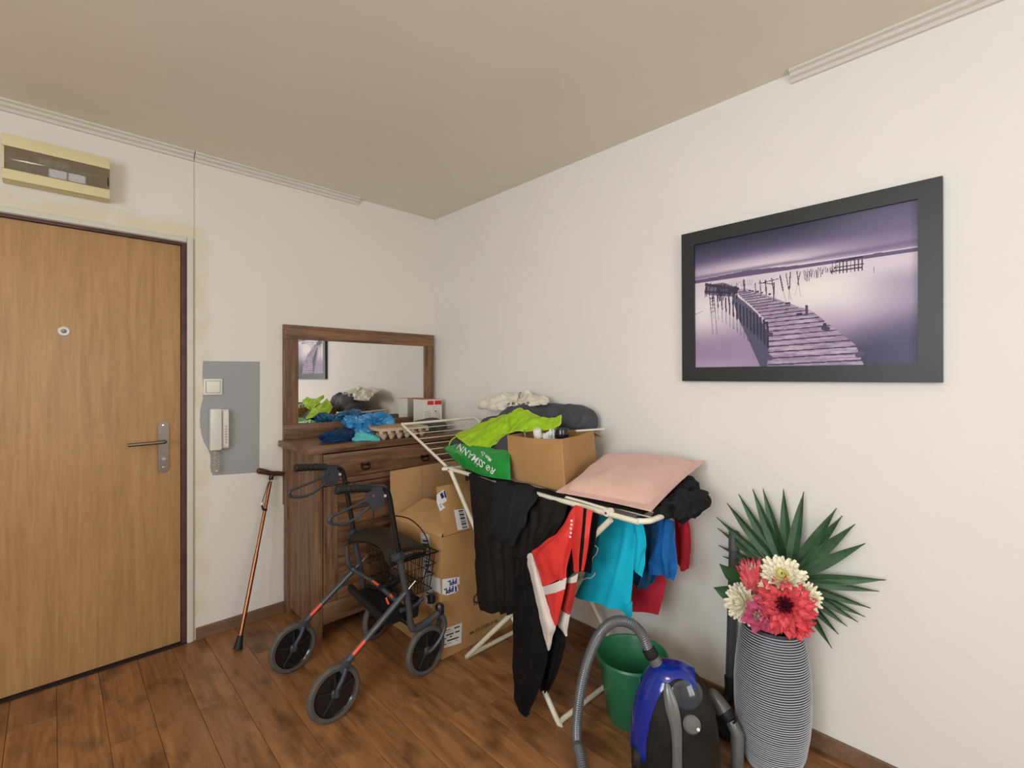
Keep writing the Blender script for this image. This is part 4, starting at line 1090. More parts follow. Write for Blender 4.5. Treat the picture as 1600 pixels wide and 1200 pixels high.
# milk-type cartons box, white with red
mk = thing('white_carton', (-0.11, -0.15, DTZ), 'white printed carton with red top band at the corner end of the dresser', 'carton')
Rm = Matrix.Rotation(0.0, 3, 'Z')
cx0, cx1, cy0, cy1, cz1 = -0.215, -0.060, -0.175, -0.055, 1.200
MB().box((cx0, cy0, DTZ), (cx1, cy1, cz1), 0.002).build('carton_body', mat('white card', (222, 216, 208), 0.55), mk, smooth=False)
redm = mat('red print', (206, 46, 40), 0.5)
MB().box((cx0+0.002, cy0+0.002, cz1+0.0002), (cx1-0.002, cy1-0.002, cz1+0.002)).build('carton_top', mat('salmon card', (206, 120, 100), 0.6), mk, smooth=False)
for a, b_ in (((cx0+0.035, cy0-0.0012, cz1-0.036), (cx0+0.085, cy0-0.0002, cz1-0.008)),):
    MB().box(a, b_).build('red_print', redm, mk, smooth=False)
MB().box((cx1-0.060, cy0-0.0012, cz1-0.036), (cx1-0.004, cy0-0.0002, cz1-0.008)).build('red_print', redm, mk, smooth=False)
r_ = random.Random(2)
img = np.ones((90, 140, 3))*np.array([222, 216, 208])/255
for k in range(6):
    yy = 24+k*5; img[yy:yy+1, 8:8+r_.randint(45, 66)] = (0.35, 0.33, 0.33); img[yy:yy+1, 88:88+r_.randint(25, 45)] = (0.35, 0.33, 0.33)
img[22:26, 86:98] = (0.1, 0.1, 0.1)
for k in range(420):
    a = r_.randint(14, 62); c_ = r_.randint(58, 86); img[c_:c_+2, a:a+2] = np.array(r_.choice([(60, 50, 45), (150, 90, 70), (190, 60, 50), (210, 190, 160), (90, 80, 70)]))/255
for k in range(240):
    a = r_.randint(90, 122); c_ = r_.randint(60, 88); img[c_:c_+2, a:a+2] = np.array(r_.choice([(60, 50, 45), (150, 90, 70), (190, 60, 50), (210, 190, 160)]))/255
img[:, 75:77] = np.array([180, 174, 166])/255
print_panel('carton_print', img, (cx0+0.002, cy0-0.0006, cz1-0.037), (cx1-cx0-0.004, 0, 0), (0, 0, -(cz1-DTZ-0.045)), mk, matl=M['print_matt'])

# ------------------------------------------------------------------ drying rack
rk = thing('drying_rack', (-0.35, -1.45, 0), 'cream white metal folding clothes drying rack with one wing raised over the dresser', 'drying rack')
ZR = 0.885
n0 = Vector((-0.552, -0.93, ZR)); n1_ = Vector((-0.640, -2.03, ZR-0.004)); f0_ = Vector((-0.06, -0.93, ZR)); f1_ = Vector((-0.20, -2.03, ZR-0.004))
d01 = (n1_-n0).normalized()
MB().tube([n0, n0.lerp(n1_, 0.5), n1_+Vector((0.002, 0.02, 0)), n1_+Vector((0.008, -0.030, 0)), n1_+Vector((0.03, -0.052, 0)), n1_+Vector((0.075, -0.058, 0)), f1_+Vector((-0.075, -0.058, 0)), f1_+Vector((-0.03, -0.052, 0)), f1_+Vector((-0.006, -0.02, 0)), f1_.lerp(f0_, 0.5), f0_], 0.0095, 14, 5).build('top_frame', M['rack'], rk)
MB().tube([n0+Vector((0.0, 0.035, 0.004)), n0, f0_, f0_+Vector((0, 0.035, 0.004))], 0.0095, 12, 2).build('end_bar', M['rack'], rk)
# inner slim bar with joint at the right end
MB().tube([n0.lerp(n1_, 0.60)+Vector((0.010, 0, 0.014)), n0.lerp(n1_, 0.80)+Vector((0.010, 0, 0.014)), n0.lerp(n1_, 0.925)+Vector((0.006, 0, 0.012))], 0.005, 10).build('slim_bar', M['rack'], rk)
for p in (n0.lerp(n1_, 0.925)+Vector((0.0, 0, 0.006)), n0+Vector((0, -0.01, 0.0))):
    m = MB(); m.lathe([(0.0005, -0.016), (0.013, -0.015), (0.0145, 0), (0.013, 0.015), (0.0005, 0.016)], p, 16, 'X'); j_ = m.build('joint', M['rack'], rk)
    MB().lathe([(0.0005, -0.0195), (0.004, -0.019), (0.004, -0.0165), (0.0005, -0.0165)], p, 10, 'X').build('rivet', M['steel'], j_)
for k in range(1, 8):
    t = k/8
    MB().tube([n0.lerp(f0_, t)+Vector((0, 0, 0.006)), n1_.lerp(f1_, t)+Vector((0, -0.055, 0.006))], 0.0024, 6).build('wire', M['rack'], rk)
# raised wing over the dresser
w0 = n0+Vector((0.0, 0.03, 0.008)); wf0 = f0_+Vector((0, 0.03, 0.008))
wA = at(628, 663, x=-0.552); wB = at(742, 653, x=-0.08)
MB().tube([w0, w0.lerp(wA, 0.5), w0.lerp(wA, 0.96), wA+Vector((0.012, 0.004, 0.0)), wA.lerp(wB, 0.07), wA.lerp(wB, 0.5), wA.lerp(wB, 0.93), wB+Vector((0.0, -0.012, -0.004)), wf0.lerp(wB, 0.9), wf0.lerp(wB, 0.5), wf0], 0.0078, 12, 4).build('wing_frame', M['rack'], rk)
for k in range(1, 8):
    t = k/8
    MB().tube([w0.lerp(wA, t), wf0.lerp(wB, t)], 0.0022, 6).build('wire', M['rack'], rk)
# scissor legs: two U frames crossing
def leg(top_n, foot_n, top_f, foot_f, nm='leg_frame'):
    a, b_, c, d_ = [Vector(p) for p in (top_n, foot_n, foot_f, top_f)]
    MB().tube([a, a.lerp(b_, 0.5), a.lerp(b_, 0.965), b_+Vector((0.012, 0, 0)), b_.lerp(c, 0.08), b_.lerp(c, 0.5), b_.lerp(c, 0.92), c+Vector((-0.012, 0, 0)), d_.lerp(c, 0.965), d_.lerp(c, 0.5), d_], 0.0105, 14, 4).build(nm, M['rack'], rk)
leg((-0.565, -0.955, ZR-0.008), (-0.598, -1.690, 0.0115), (-0.075, -0.955, ZR-0.008), (-0.13, -1.690, 0.0115))
leg((-0.632, -1.955, ZR-0.022), (-0.578, -1.100, 0.0115), (-0.150, -1.955, ZR-0.022), (-0.12, -1.100, 0.0115))
for yy in (-1.69, -1.10):
    for q in (0.3, 0.36):
        p = Vector((-0.59+(0.46)*q, yy, 0.0222)); MB().lathe([(0.0005, 0), (0.0028, 0), (0.0025, 0.0012), (0.0005, 0.0014)], p, 8).build('rivet', M['ink'], rk)

# ------------------------------------------------------------------ clothes hanging on the rack
def garment(name, loc, label, cat='clothes'):
    return thing(name, loc, label, cat)
# black shell trousers over the front bar
tr = garment('black_trousers', (-0.62, -1.4, 0.3), 'large black trousers over the front bar of the drying rack, leg reaching the floor', 'trousers')
XT = -0.66
Surf(G([[(733, 740, -0.60), (757, 748, -0.600), (782, 757, -0.600), (808, 764, -0.61)],
        [(737, 800, -0.635), (760, 806, -0.655), (784, 812, -0.65), (812, 818, -0.645)],
        [(742, 870, -0.64), (762, 876, -0.675), (786, 880, -0.66), (810, 884, -0.65)],
        [(743, 925, -0.64), (762, 930, -0.69), (784, 932, -0.67), (808, 932, -0.65)],
        [(752, 951, -0.635), (768, 956, -0.66), (786, 959, -0.65), (806, 959, -0.645)]]), wr=0.010, wf=9, seed=1, folds=3.0, fold_amp=0.008).mesh('trouser_leg', M['brown_blk'], tr, 40, 50, 0.004)
Surf(G([[(795, 760, -0.605), (822, 770, -0.605), (850, 777, -0.612), (888, 786, -0.617)],
        [(800, 800, -0.655), (824, 808, -0.665), (852, 812, -0.66), (878, 816, -0.655)],
        [(803, 850, -0.665), (822, 858, -0.68), (836, 858, -0.675), (850, 860, -0.66)],
        [(803, 900, -0.67), (814, 900, -0.69), (826, 900, -0.68), (840, 905, -0.665)]]), wr=0.010, wf=9, seed=3, folds=4.0, fold_amp=0.006).mesh('seat_panel', M['brown_blk'], tr, 40, 40, 0.004)
Surf(G([[(802, 870, -0.672), (812, 872, -0.69), (824, 872, -0.69), (838, 875, -0.672)],
        [(803, 940, -0.685), (816, 942, -0.71), (834, 942, -0.705), (850, 945, -0.68)],
        [(803, 1010, -0.69), (818, 1010, -0.725), (838, 1010, -0.715), (857, 1012, -0.69)],
        [(803, 1060, -0.69), (816, 1062, -0.72), (832, 1062, -0.715), (847, 1062, -0.695)],
        [(803, 1096, -0.685), (812, 1106, -0.70), (820, 1110, -0.70), (829, 1108, -0.69)],
        [(818, 1117, -0.685), (821, 1119, -0.69), (823, 1120, -0.69), (826, 1119, -0.688)]]), wr=0.008, wf=8, seed=5, folds=2.0, fold_amp=0.006).mesh('trouser_leg', M['blk_cloth'], tr, 30, 60, 0.006)
Surf(G([[(842, 905, -0.63), (858, 905, -0.64), (874, 905, -0.63)],
        [(848, 980, -0.63), (866, 982, -0.65), (884, 990, -0.62)],
        [(848, 1030, -0.63), (864, 1032, -0.65), (879, 1022, -0.625)],
        [(846, 1060, -0.63), (857, 1062, -0.64), (868, 1056, -0.625)],
        [(846, 1078, -0.63), (852, 1080, -0.63), (858, 1079, -0.625)]]), wr=0.006, wf=9, seed=6, folds=2.0, fold_amp=0.006).mesh('trouser_leg', M['blk_cloth'], tr, 24, 50, 0.006)
# back layer over the bar
Surf([[Vector((-0.600, -1.15, ZR+0.014)), Vector((-0.612, -1.45, ZR+0.014)), Vector((-0.625, -1.74, ZR+0.012))],
      [Vector((-0.565, -1.15, ZR+0.010)), Vector((-0.580, -1.45, ZR+0.010)), Vector((-0.595, -1.74, ZR+0.008))],
      [Vector((-0.548, -1.15, ZR-0.12)), Vector((-0.562, -1.45, ZR-0.12)), Vector((-0.580, -1.74, ZR-0.12))],
      [Vector((-0.548, -1.16, ZR-0.32)), Vector((-0.562, -1.45, ZR-0.34)), Vector((-0.580, -1.70, ZR-0.30))]], wr=0.004, wf=9, seed=8, folds=4, fold_amp=0.004).mesh('back_layer', M['blk_cloth'], tr, 30, 30, 0.004)
MB().tube([at(741, 936, x=-0.66), at(741, 945, x=-0.66), at(747, 942, x=-0.66), at(750, 936, x=-0.66)], 0.0016, 6, 4).build('drawstring', M['ink'], tr)
# charcoal top folded over
ct = garment('charcoal_vest', (-0.69, -1.35, 0.7), 'charcoal grey cotton vest folded over the front bar on top of the black trousers', 'vest')
Surf(G([[(777, 748, -0.585), (800, 753, -0.585), (822, 757, -0.59), (844, 768, -0.595)],
        [(772, 760, -0.645), (796, 766, -0.655), (818, 770, -0.655), (838, 782, -0.64)],
        [(767, 790, -0.690), (790, 796, -0.715), (808, 798, -0.70), (825, 800, -0.68)],
        [(759, 822, -0.695), (782, 830, -0.72), (802, 834, -0.71), (820, 822, -0.69)],
        [(758, 838, -0.69), (778, 842, -0.705), (795, 850, -0.705), (806, 848, -0.69)]]), wr=0.010, wf=10, seed=10, folds=3, fold_amp=0.007).mesh('body_cloth', M['char_cloth'], ct, 40, 40, 0.006)

# sports jacket red / white / black
sj = garment('sports_jacket', (-0.7, -1.6, 0.45), 'red, white and black sports jacket hanging by the front bar right of the black trousers', 'jacket')
Surf(G([[(898, 790, -0.66), (905, 792, -0.66), (912, 794, -0.65)],
        [(872, 829, -0.690), (884, 829, -0.715), (898, 830, -0.695)],
        [(850, 848, -0.69), (870, 850, -0.725), (895, 848, -0.70)],
        [(829, 864, -0.69), (860, 872, -0.73), (889, 872, -0.70)],
        [(838, 890, -0.69), (862, 894, -0.725), (885, 890, -0.70)],
        [(848, 916, -0.69), (866, 910, -0.715), (884, 903, -0.70)]]), wr=0.006, wf=12, seed=12, folds=1.5, fold_amp=0.006).mesh('red_panel', M['red_shell'], sj, 30, 40, 0.004)
Surf(G([[(825, 866, -0.688), (829, 864, -0.69), (832, 866, -0.69)],
        [(824, 878, -0.69), (834, 885, -0.705), (840, 890, -0.695)],
        [(829, 905, -0.69), (838, 910, -0.71), (848, 917, -0.695)],
        [(836, 945, -0.69), (846, 948, -0.71), (857, 948, -0.695)],
        [(845, 985, -0.69), (856, 980, -0.715), (868, 976, -0.695)],
        [(851, 1003, -0.69), (857, 998, -0.705), (863, 995, -0.695)],
        [(856, 1016, -0.69), (857, 1016, -0.695), (859, 1014, -0.69)]]), wr=0.005, wf=12, seed=13).mesh('white_panel', M['white_shell'], sj, 16, 60, 0.004)
Surf(G([[(847, 917, -0.692), (866, 911, -0.715), (885, 903, -0.70)], [(853, 929, -0.692), (868, 926, -0.715), (883, 921, -0.70)]]), wr=0.004, wf=12, seed=14).mesh('white_band', M['white_shell'], sj, 20, 8, 0.0045)
lowr = Surf(G([[(853, 929, -0.690), (868, 926, -0.715), (883, 920, -0.70)],
        [(857, 945, -0.690), (868, 944, -0.715), (878, 942, -0.70)],
        [(860, 960, -0.69), (868, 960, -0.71), (874, 960, -0.70)],
        [(867, 976, -0.69), (868.5, 977, -0.70), (870, 975, -0.70)]]), wr=0.004, wf=12, seed=15)
lowr.mesh('red_panel', M['red_shell'], sj, 16, 24, 0.004)
Surf(G([[(885, 905, -0.655), (893, 902, -0.665), (903, 896, -0.65)], [(884, 912, -0.655), (892, 911, -0.665), (901, 909, -0.65)]]), seed=1).mesh('white_band', M['white_shell'], sj, 12, 6, 0.004)
Surf(G([[(884, 911, -0.655), (892, 911, -0.665), (901, 909, -0.65)], [(879, 935, -0.66), (888, 936, -0.67), (897, 935, -0.65)], [(876, 950, -0.66), (884, 952, -0.67), (893, 951, -0.65)], [(888, 959, -0.66), (889, 960, -0.665), (891, 959, -0.655)]]), seed=2).mesh('red_panel', mat('dark red shell', (170, 40, 38), 0.6), sj, 14, 20, 0.004)
Surf(G([[(875, 946, -0.648), (884, 950, -0.655), (892, 954, -0.645)], [(871, 972, -0.65), (880, 970, -0.66), (889, 968, -0.645)], [(878, 984, -0.65), (882, 986, -0.655), (886, 984, -0.645)], [(884, 994, -0.65), (885, 994, -0.65), (886, 993, -0.648)]]), wr=0.003, wf=14, seed=3).mesh('white_panel', M['white_shell'], sj, 14, 24, 0.004)
# inner black body and the striped collar band hanging
Surf(G([[(893, 792, -0.640), (910, 797, -0.640), (936, 802, -0.625)], [(892, 830, -0.655), (908, 834, -0.655), (931, 838, -0.64)], [(888, 870, -0.66), (906, 874, -0.66), (926, 866, -0.645)], [(885, 905, -0.66), (903, 892, -0.66), (924, 896, -0.645)]]), wr=0.004, wf=12, seed=16).mesh('lining', M['blk_cloth'], sj, 24, 34, 0.004)
col = Surf(G([[(900, 789, -0.668), (908, 792, -0.673), (916, 795, -0.673), (926, 798, -0.668)], [(897, 826, -0.700), (905, 830, -0.712), (913, 832, -0.712), (921, 834, -0.70)], [(894, 850, -0.70), (902, 854, -0.715), (911, 856, -0.715), (918, 858, -0.70)], [(897, 893, -0.70), (902, 894, -0.71), (907, 893, -0.71), (912, 891, -0.70)]]), wr=0.003, wf=12, seed=17)
col.mesh('collar_band', M['red_shell'], sj, 18, 40, 0.004)
def strip(surf, u0, u1, v0, v1, name, material, parent, lift=0.0035, nu=3, nv=30, du=0.0):
    g = [[surf.ev(u0+du*j/nv+(u1-u0)*i/nu, v0+(v1-v0)*j/nv, lift) for i in range(nu+1)] for j in range(nv+1)]
    bm = bmesh.new(); F = [[bm.verts.new(p) for p in r] for r in g]
    for j in range(nv):
        for i in range(nu): bm.faces.new((F[j][i], F[j][i+1], F[j+1][i+1], F[j+1][i]))
    o_ = from_bm(name, bm, material, parent, normals=False); 
    md = o_.modifiers.new('s', 'SOLIDIFY'); md.thickness = 0.0008; md.offset = 0
    return o_
sgn = 1 if col.normal(0.5, 0.5).x < 0 else -1
strip(col, 0.52, 0.70, 0.0, 1.0, 'black_stripe', M['blk_cloth'], sj, 0.0030*sgn)
for k, (px, py) in enumerate(((893, 814), (893, 820), (892, 826), (892, 833), (891, 839))):
    MB().box(at(px-1.6, py-1.8, x=-0.742), at(px+1.6, py+1.2, x=-0.738)).build('white_letter', M['label'], sj, smooth=False)

# turquoise T-shirt
ts = garment('turquoise_shirt', (-0.45, -1.85, 0.45), 'turquoise cotton T-shirt hanging from the rack below the pink cushion', 'T-shirt')
body = Surf(G([[(934, 806, -0.43), (955, 808, -0.43), (975, 812, -0.43), (996, 816, -0.43)],
        [(930, 850, -0.44), (950, 855, -0.455), (972, 858, -0.45), (993, 856, -0.44)],
        [(914, 896, -0.44), (940, 905, -0.465), (965, 908, -0.455), (989, 900, -0.44)],
        [(898, 932, -0.44), (926, 942, -0.460), (954, 950, -0.450), (983, 958, -0.44)]]), wr=0.008, wf=7, seed=20, folds=2, fold_amp=0.006)
body.mesh('body_cloth', M['turq'], ts, 40, 50, 0.005)
Surf(G([[(976, 940, -0.445), (980, 946, -0.448), (988, 940, -0.445)], [(974, 953, -0.443), (981, 958, -0.445), (987.5, 955, -0.443)], [(979, 963, -0.443), (984, 965, -0.443), (987, 963, -0.443)]]), seed=4).mesh('hem_corner', M['turq'], ts, 10, 12, 0.005)
Surf(G([[(982, 812, -0.42), (994, 813, -0.42), (1004, 815, -0.41)], [(990, 835, -0.43), (1000, 842, -0.44), (1010, 848, -0.42)], [(990, 862, -0.43), (1000, 868, -0.44), (1007, 868, -0.42)], [(990, 886, -0.43), (996, 896, -0.435), (1001, 900, -0.42)]]), wr=0.006, wf=12, seed=21, folds=1, fold_amp=0.006).mesh('sleeve', M['turq'], ts, 20, 30, 0.005)
sg = -1 if body.normal(0.5, 0.5).x > 0 else 1
def squig(pts_, surf_x, parent):
    MB().tube([at(a, b_, x=surf_x) for a, b_ in pts_], 0.0022, 6, 5).build('white_print', M['label'], parent)
squig([(930, 853), (934, 857), (931, 866), (926, 872), (925, 878)], -0.470, ts)
squig([(911, 906), (917, 903), (923, 903), (928, 899), (930, 895)], -0.478, ts)
# blue shirt
bs_ = garment('blue_shirt', (-0.33, -1.95, 0.5), 'royal blue shirt bunched on the rack behind the turquoise T-shirt', 'shirt')
Surf(G([[(996, 806, -0.33), (1016, 808, -0.33), (1040, 810, -0.31)], [(998, 850, -0.335), (1018, 858, -0.345), (1040, 852, -0.32)], [(990, 890, -0.335), (1010, 895, -0.345), (1028, 892, -0.32)], [(988, 908, -0.335), (1000, 919, -0.34), (1018, 908, -0.32)]]), wr=0.008, wf=12, seed=23, folds=3, fold_amp=0.008).mesh('body_cloth', M['petrol'], bs_, 34, 40, 0.005)
Surf(G([[(1030, 812, -0.35), (1042, 812, -0.36), (1054, 815, -0.33)], [(1022, 852, -0.36), (1040, 842, -0.39), (1056, 850, -0.34)], [(1016, 878, -0.36), (1038, 872, -0.39), (1059, 880, -0.34)], [(1015, 896, -0.355), (1036, 900, -0.375), (1053, 908, -0.34)]]), wr=0.008, wf=14, seed=24, folds=1.5, fold_amp=0.010).mesh('sleeve', M['blue_cloth'], bs_, 30, 34, 0.005)
# red garments
rs1 = garment('red_shirt', (-0.2, -1.8, 0.33), 'crimson red shirt hem hanging lowest behind the blue shirt', 'shirt')
Surf(G([[(985, 830, -0.20), (1012, 830, -0.20), (1044, 830, -0.19)], [(986, 890, -0.20), (1014, 895, -0.21), (1042, 890, -0.19)], [(986, 925, -0.20), (1012, 925, -0.21), (1038, 925, -0.19)], [(986, 955, -0.20), (1008, 957, -0.21), (1029, 960, -0.19)]]), wr=0.005, wf=9, seed=25, folds=1, fold_amp=0.004).mesh('body_cloth', M['red_cloth'], rs1, 28, 34, 0.005)
rs2 = garment('red_jumper', (-0.12, -1.99, 0.55), 'small crimson red jumper hanging at the wall side end of the rack', 'jumper')
Surf(G([[(1054, 800, -0.10), (1063, 800, -0.11), (1074, 800, -0.10)], [(1056, 830, -0.10), (1068, 832, -0.12), (1078, 832, -0.10)], [(1056, 868, -0.10), (1068, 868, -0.12), (1079, 862, -0.10)], [(1064, 888, -0.10), (1069, 893, -0.11), (1076, 884, -0.10)]]), wr=0.006, wf=14, seed=26, folds=2, fold_amp=0.006).mesh('body_cloth', M['red_cloth'], rs2, 24, 34, 0.004)

# ------------------------------------------------------------------ pile on top of the rack
ZT = ZR+0.012
# open brown box with bottles
ob = thing('small_cardboard_box', (-0.37, -1.47, ZT), 'open brown cardboard box standing on the drying rack, full of bottles', 'box')
B0 = [Vector((-0.530, -1.350, ZT)), Vector((-0.553, -1.688, ZT)), Vector((-0.215, -1.600, ZT)), Vector((-0.205, -1.275, ZT))]
T0 = [Vector((-0.535, -1.335, 1.090)), Vector((-0.555, -1.672, 1.106)), Vector((-0.190, -1.560, 1.104)), Vector((-0.195, -1.245, 1.095))]
cen = sum(B0, Vector())/4
for i in range(4):
    j = (i+1) % 4
    q = [B0[i], B0[j], T0[j], T0[i]]; n = (B0[j]-B0[i]).cross(Vector((0, 0, 1))); 
    if n.dot(cen-B0[i]) < 0: n = -n
    n = n.normalized()*0.004
    mid = T0[i].lerp(T0[j], 0.5)+Vector((0, 0, -0.006))
    MB().hexa([q[0], q[1], q[2], mid, q[3]], [p+n for p in (q[0], q[1], q[2], mid, q[3])]).build('box_wall', M['card'], ob, smooth=False)
MB().hexa([p+Vector((0, 0, 0.0005)) for p in B0], [p+Vector((0, 0, 0.004)) for p in B0]).build('box_bottom', M['card'], ob, smooth=False)
qa = at(925, 674, x=-0.185); 
slab('box_flap', [T0[2]+Vector((0, 0, -0.004)), T0[2].lerp(T0[3], 0.5)+Vector((0, 0, -0.004)), at(935, 676, x=-0.12), at(943, 684, x=-0.14)], (0, 0, -1), M['card'], ob, 0.003)
def bottle(name, base, axis, prof, m1, label, cat, capprof=None, m2=None):
    o_ = thing(name, base, label, cat)
    R = Vector((0, 0, 1)).rotation_difference(Vector(axis).normalized()).to_matrix()
    MB().lathe(prof, base, 24, M=R).build('bottle_body', m1, o_)
    if capprof: MB().lathe(capprof, base, 24, M=R).build('cap', m2, o_)
    return o_
bottle('white_bottle', Vector((-0.395, -1.43, ZT+0.03)), (-0.14, -0.02, 0.5), [(0.0005, 0), (0.028, 0.0), (0.030, 0.01), (0.030, 0.12), (0.024, 0.15), (0.013, 0.160), (0.0005, 0.16)], mat('grey plastic bottle', (170, 170, 168), 0.35), 'white capped bottle leaning in the small cardboard box', 'bottle', [(0.0005, 0.161), (0.019, 0.161), (0.019, 0.196), (0.016, 0.200), (0.0005, 0.200)], M['white_pl'])
bottle('black_lidded_jar', Vector((-0.405, -1.545, ZT+0.035)), (0, 0, 1), [(0.0005, 0), (0.036, 0.0), (0.038, 0.01), (0.038, 0.14), (0.034, 0.150), (0.0005, 0.151)], mat('jar body', (60, 60, 62), 0.3), 'jar with a ribbed black lid standing upright in the small cardboard box', 'jar', [(0.0005, 0.152), (0.031, 0.152), (0.032, 0.156), (0.032, 0.192), (0.030, 0.196), (0.0005, 0.196)], M['black_met'])
tag(lump('crumpled_tissue', (-0.40, -1.485, ZT+0.182), (0.040, 0.035, 0.035), M['label'], amp=0.35, f=30, seed=33, ridged=0.5), 'crumpled white tissue between the white bottle and the black lid', 'tissue')
tag(MB().tube([(-0.455, -1.40, ZT+0.03), (-0.462, -1.372, ZT+0.215)], [0.006, 0.004], 10).build('grey_tube', M['vac_grey']), 'thin grey tube standing at the left edge of the small cardboard box', 'tube')
tag(lump('dark_packet', (-0.31, -1.44, ZT+0.10), (0.075, 0.085, 0.090), M['black_bag'], amp=0.15, f=20, seed=35, ridged=0.25), 'dark packets filling the small cardboard box', 'packet')
tag(lump('green_packet', (-0.31, -1.56, ZT+0.150), (0.040, 0.028, 0.035), M['bag_green'], amp=0.1, f=24, seed=37, ridged=0.2), 'green packet in the right end of the small cardboard box', 'packet')
tag(MB().box((-0.30, -1.565, ZT+0.207), (-0.135, -1.553, ZT+0.215), 0.002, rot=Matrix.Rotation(-0.25, 3, 'Z')).build('white_strip', M['white_pl']), 'white plastic strip sticking out to the right of the small cardboard box', 'strip')

# quilted jacket: slate outside, lime inside
qj = thing('quilted_jacket', (-0.25, -1.1, ZT), 'slate grey quilted jacket with lime green lining heaped on the drying rack', 'jacket')
def roll(name, path, rad, material, parent, amp, seed):
    m = MB(); m.tube(path, rad, 40, 10)
    for v in m.bm.verts:
        k = noise.noise(v.co*9+Vector((seed, 0, 0)))*amp+noise.noise(v.co*24+Vector((0, seed, 0)))*amp*0.4
        # quilting seams
        v.co += Vector((0, 0, 1))*k*0.6+Vector((-1, 0, 0))*k*0.6
        if v.co.z < ZT: v.co.z = ZT
        if v.co.x > -0.006: v.co.x = -0.006
    return m.build(name, material, parent)
roll('slate_body', [(-0.26, -0.70, 0.945), (-0.24, -0.74, 0.965), (-0.20, -0.86, 1.03), (-0.16, -1.02, 1.075), (-0.115, -1.18, 1.108), (-0.10, -1.32, 1.122), (-0.10, -1.40, 1.122), (-0.10, -1.455, 1.118), (-0.10, -1.482, 1.112), (-0.10, -1.492, 1.11)], [0.01, 0.055, 0.095, 0.112, 0.105, 0.092, 0.088, 0.078, 0.048, 0.008], M['slate'], qj, 0.034, 3)
roll('slate_underside', [(-0.42, -0.86, 0.93), (-0.42, -0.92, 0.945), (-0.42, -1.08, 0.985), (-0.43, -1.22, 0.975), (-0.43, -1.31, 0.95)], [0.01, 0.04, 0.068, 0.06, 0.02], M['slate'], qj, 0.012, 5)
lobeA = G([[(712, 681, -0.46), (720, 676, -0.44), (736, 668, -0.40), (756, 660, -0.36), (778, 653, -0.34), (798, 645, -0.33)],
           [(716, 684, -0.50), (728, 682, -0.49), (742, 677, -0.46), (760, 671, -0.43), (776, 666, -0.41), (793, 660, -0.38)],
           [(722, 688, -0.52), (734, 690, -0.52), (748, 690, -0.50), (764, 687, -0.47), (778, 681, -0.44), (792, 676, -0.41)],
           [(730, 693, -0.53), (740, 699, -0.53), (750, 703, -0.52), (762, 700, -0.50), (772, 692, -0.48), (784, 683, -0.45)]])
SA = Surf(lobeA, wr=0.014, wf=18, seed=40); SA.mesh('lime_lining', M['lime'], qj, 44, 30, 0.006)
lobeB = G([[(796, 648, -0.36), (804, 641, -0.34), (815, 639, -0.33), (830, 645, -0.33), (850, 653, -0.34), (866, 654, -0.35), (876, 649, -0.36)],
           [(790, 660, -0.39), (802, 654, -0.39), (815, 652, -0.39), (830, 655, -0.38), (848, 661, -0.38), (864, 661, -0.37), (876, 656, -0.37)],
           [(786, 672, -0.42), (800, 667, -0.42), (814, 664, -0.42), (828, 663, -0.41), (844, 668, -0.40), (860, 667, -0.39), (877, 663, -0.38)],
           [(782, 684, -0.44), (796, 677, -0.44), (810, 674, -0.44), (825, 673, -0.43), (842, 672, -0.41), (860, 671, -0.40), (874, 667, -0.39)]])
SB = Surf(lobeB, wr=0.015, wf=18, seed=42); SB.mesh('lime_lining', M['lime'], qj, 50, 30, 0.006)
def piping(S_, edge, name='lime_piping', r=0.0035):
    pts_ = [S_.ev(u, v, 0) for u, v in edge]
    MB().tube(pts_, r, 8).build(name, M['lime_edge'], qj)
N_ = 40
piping(SA, [(0, 0)]+[(0, i/8) for i in range(1, 8)]+[(i/N_, 1) for i in range(N_+1)])
piping(SA, [(i/N_, 0) for i in range(N_+1)])
piping(SB, [(i/N_, 0) for i in range(N_+1)]+[(1, i/8) for i in range(1, 9)])
piping(SB, [(0, i/12) for i in range(13)]+[(i/N_, 1) for i in range(1, N_+1)])
MB().tube([at(713, 682, x=-0.47), at(706, 687, x=-0.49), at(703, 692, x=-0.50), at(702, 696, x=-0.50)], 0.0032, 8, 4).build('lime_piping', M['lime_edge'], qj)
Surf(G([[(714, 682, -0.46), (735, 672, -0.40), (780, 662, -0.36)], [(703, 690, -0.48), (722, 694, -0.50), (748, 702, -0.50)], [(700, 696, -0.48), (722, 699, -0.49), (745, 706, -0.49)]]), wr=0.006, wf=12, seed=44).mesh('slate_edge', M['slate'], qj, 20, 16, 0.006)
# slate fold hanging down between lime lobe and box
Surf(G([[(752, 700, -0.49), (770, 694, -0.47), (793, 678, -0.44)], [(760, 706, -0.49), (778, 706, -0.49), (796, 700, -0.48)], [(776, 706, -0.49), (786, 712, -0.49), (797, 716, -0.49)]]), wr=0.006, wf=14, seed=45).mesh('slate_fold', M['slate'], qj, 20, 16, 0.006)

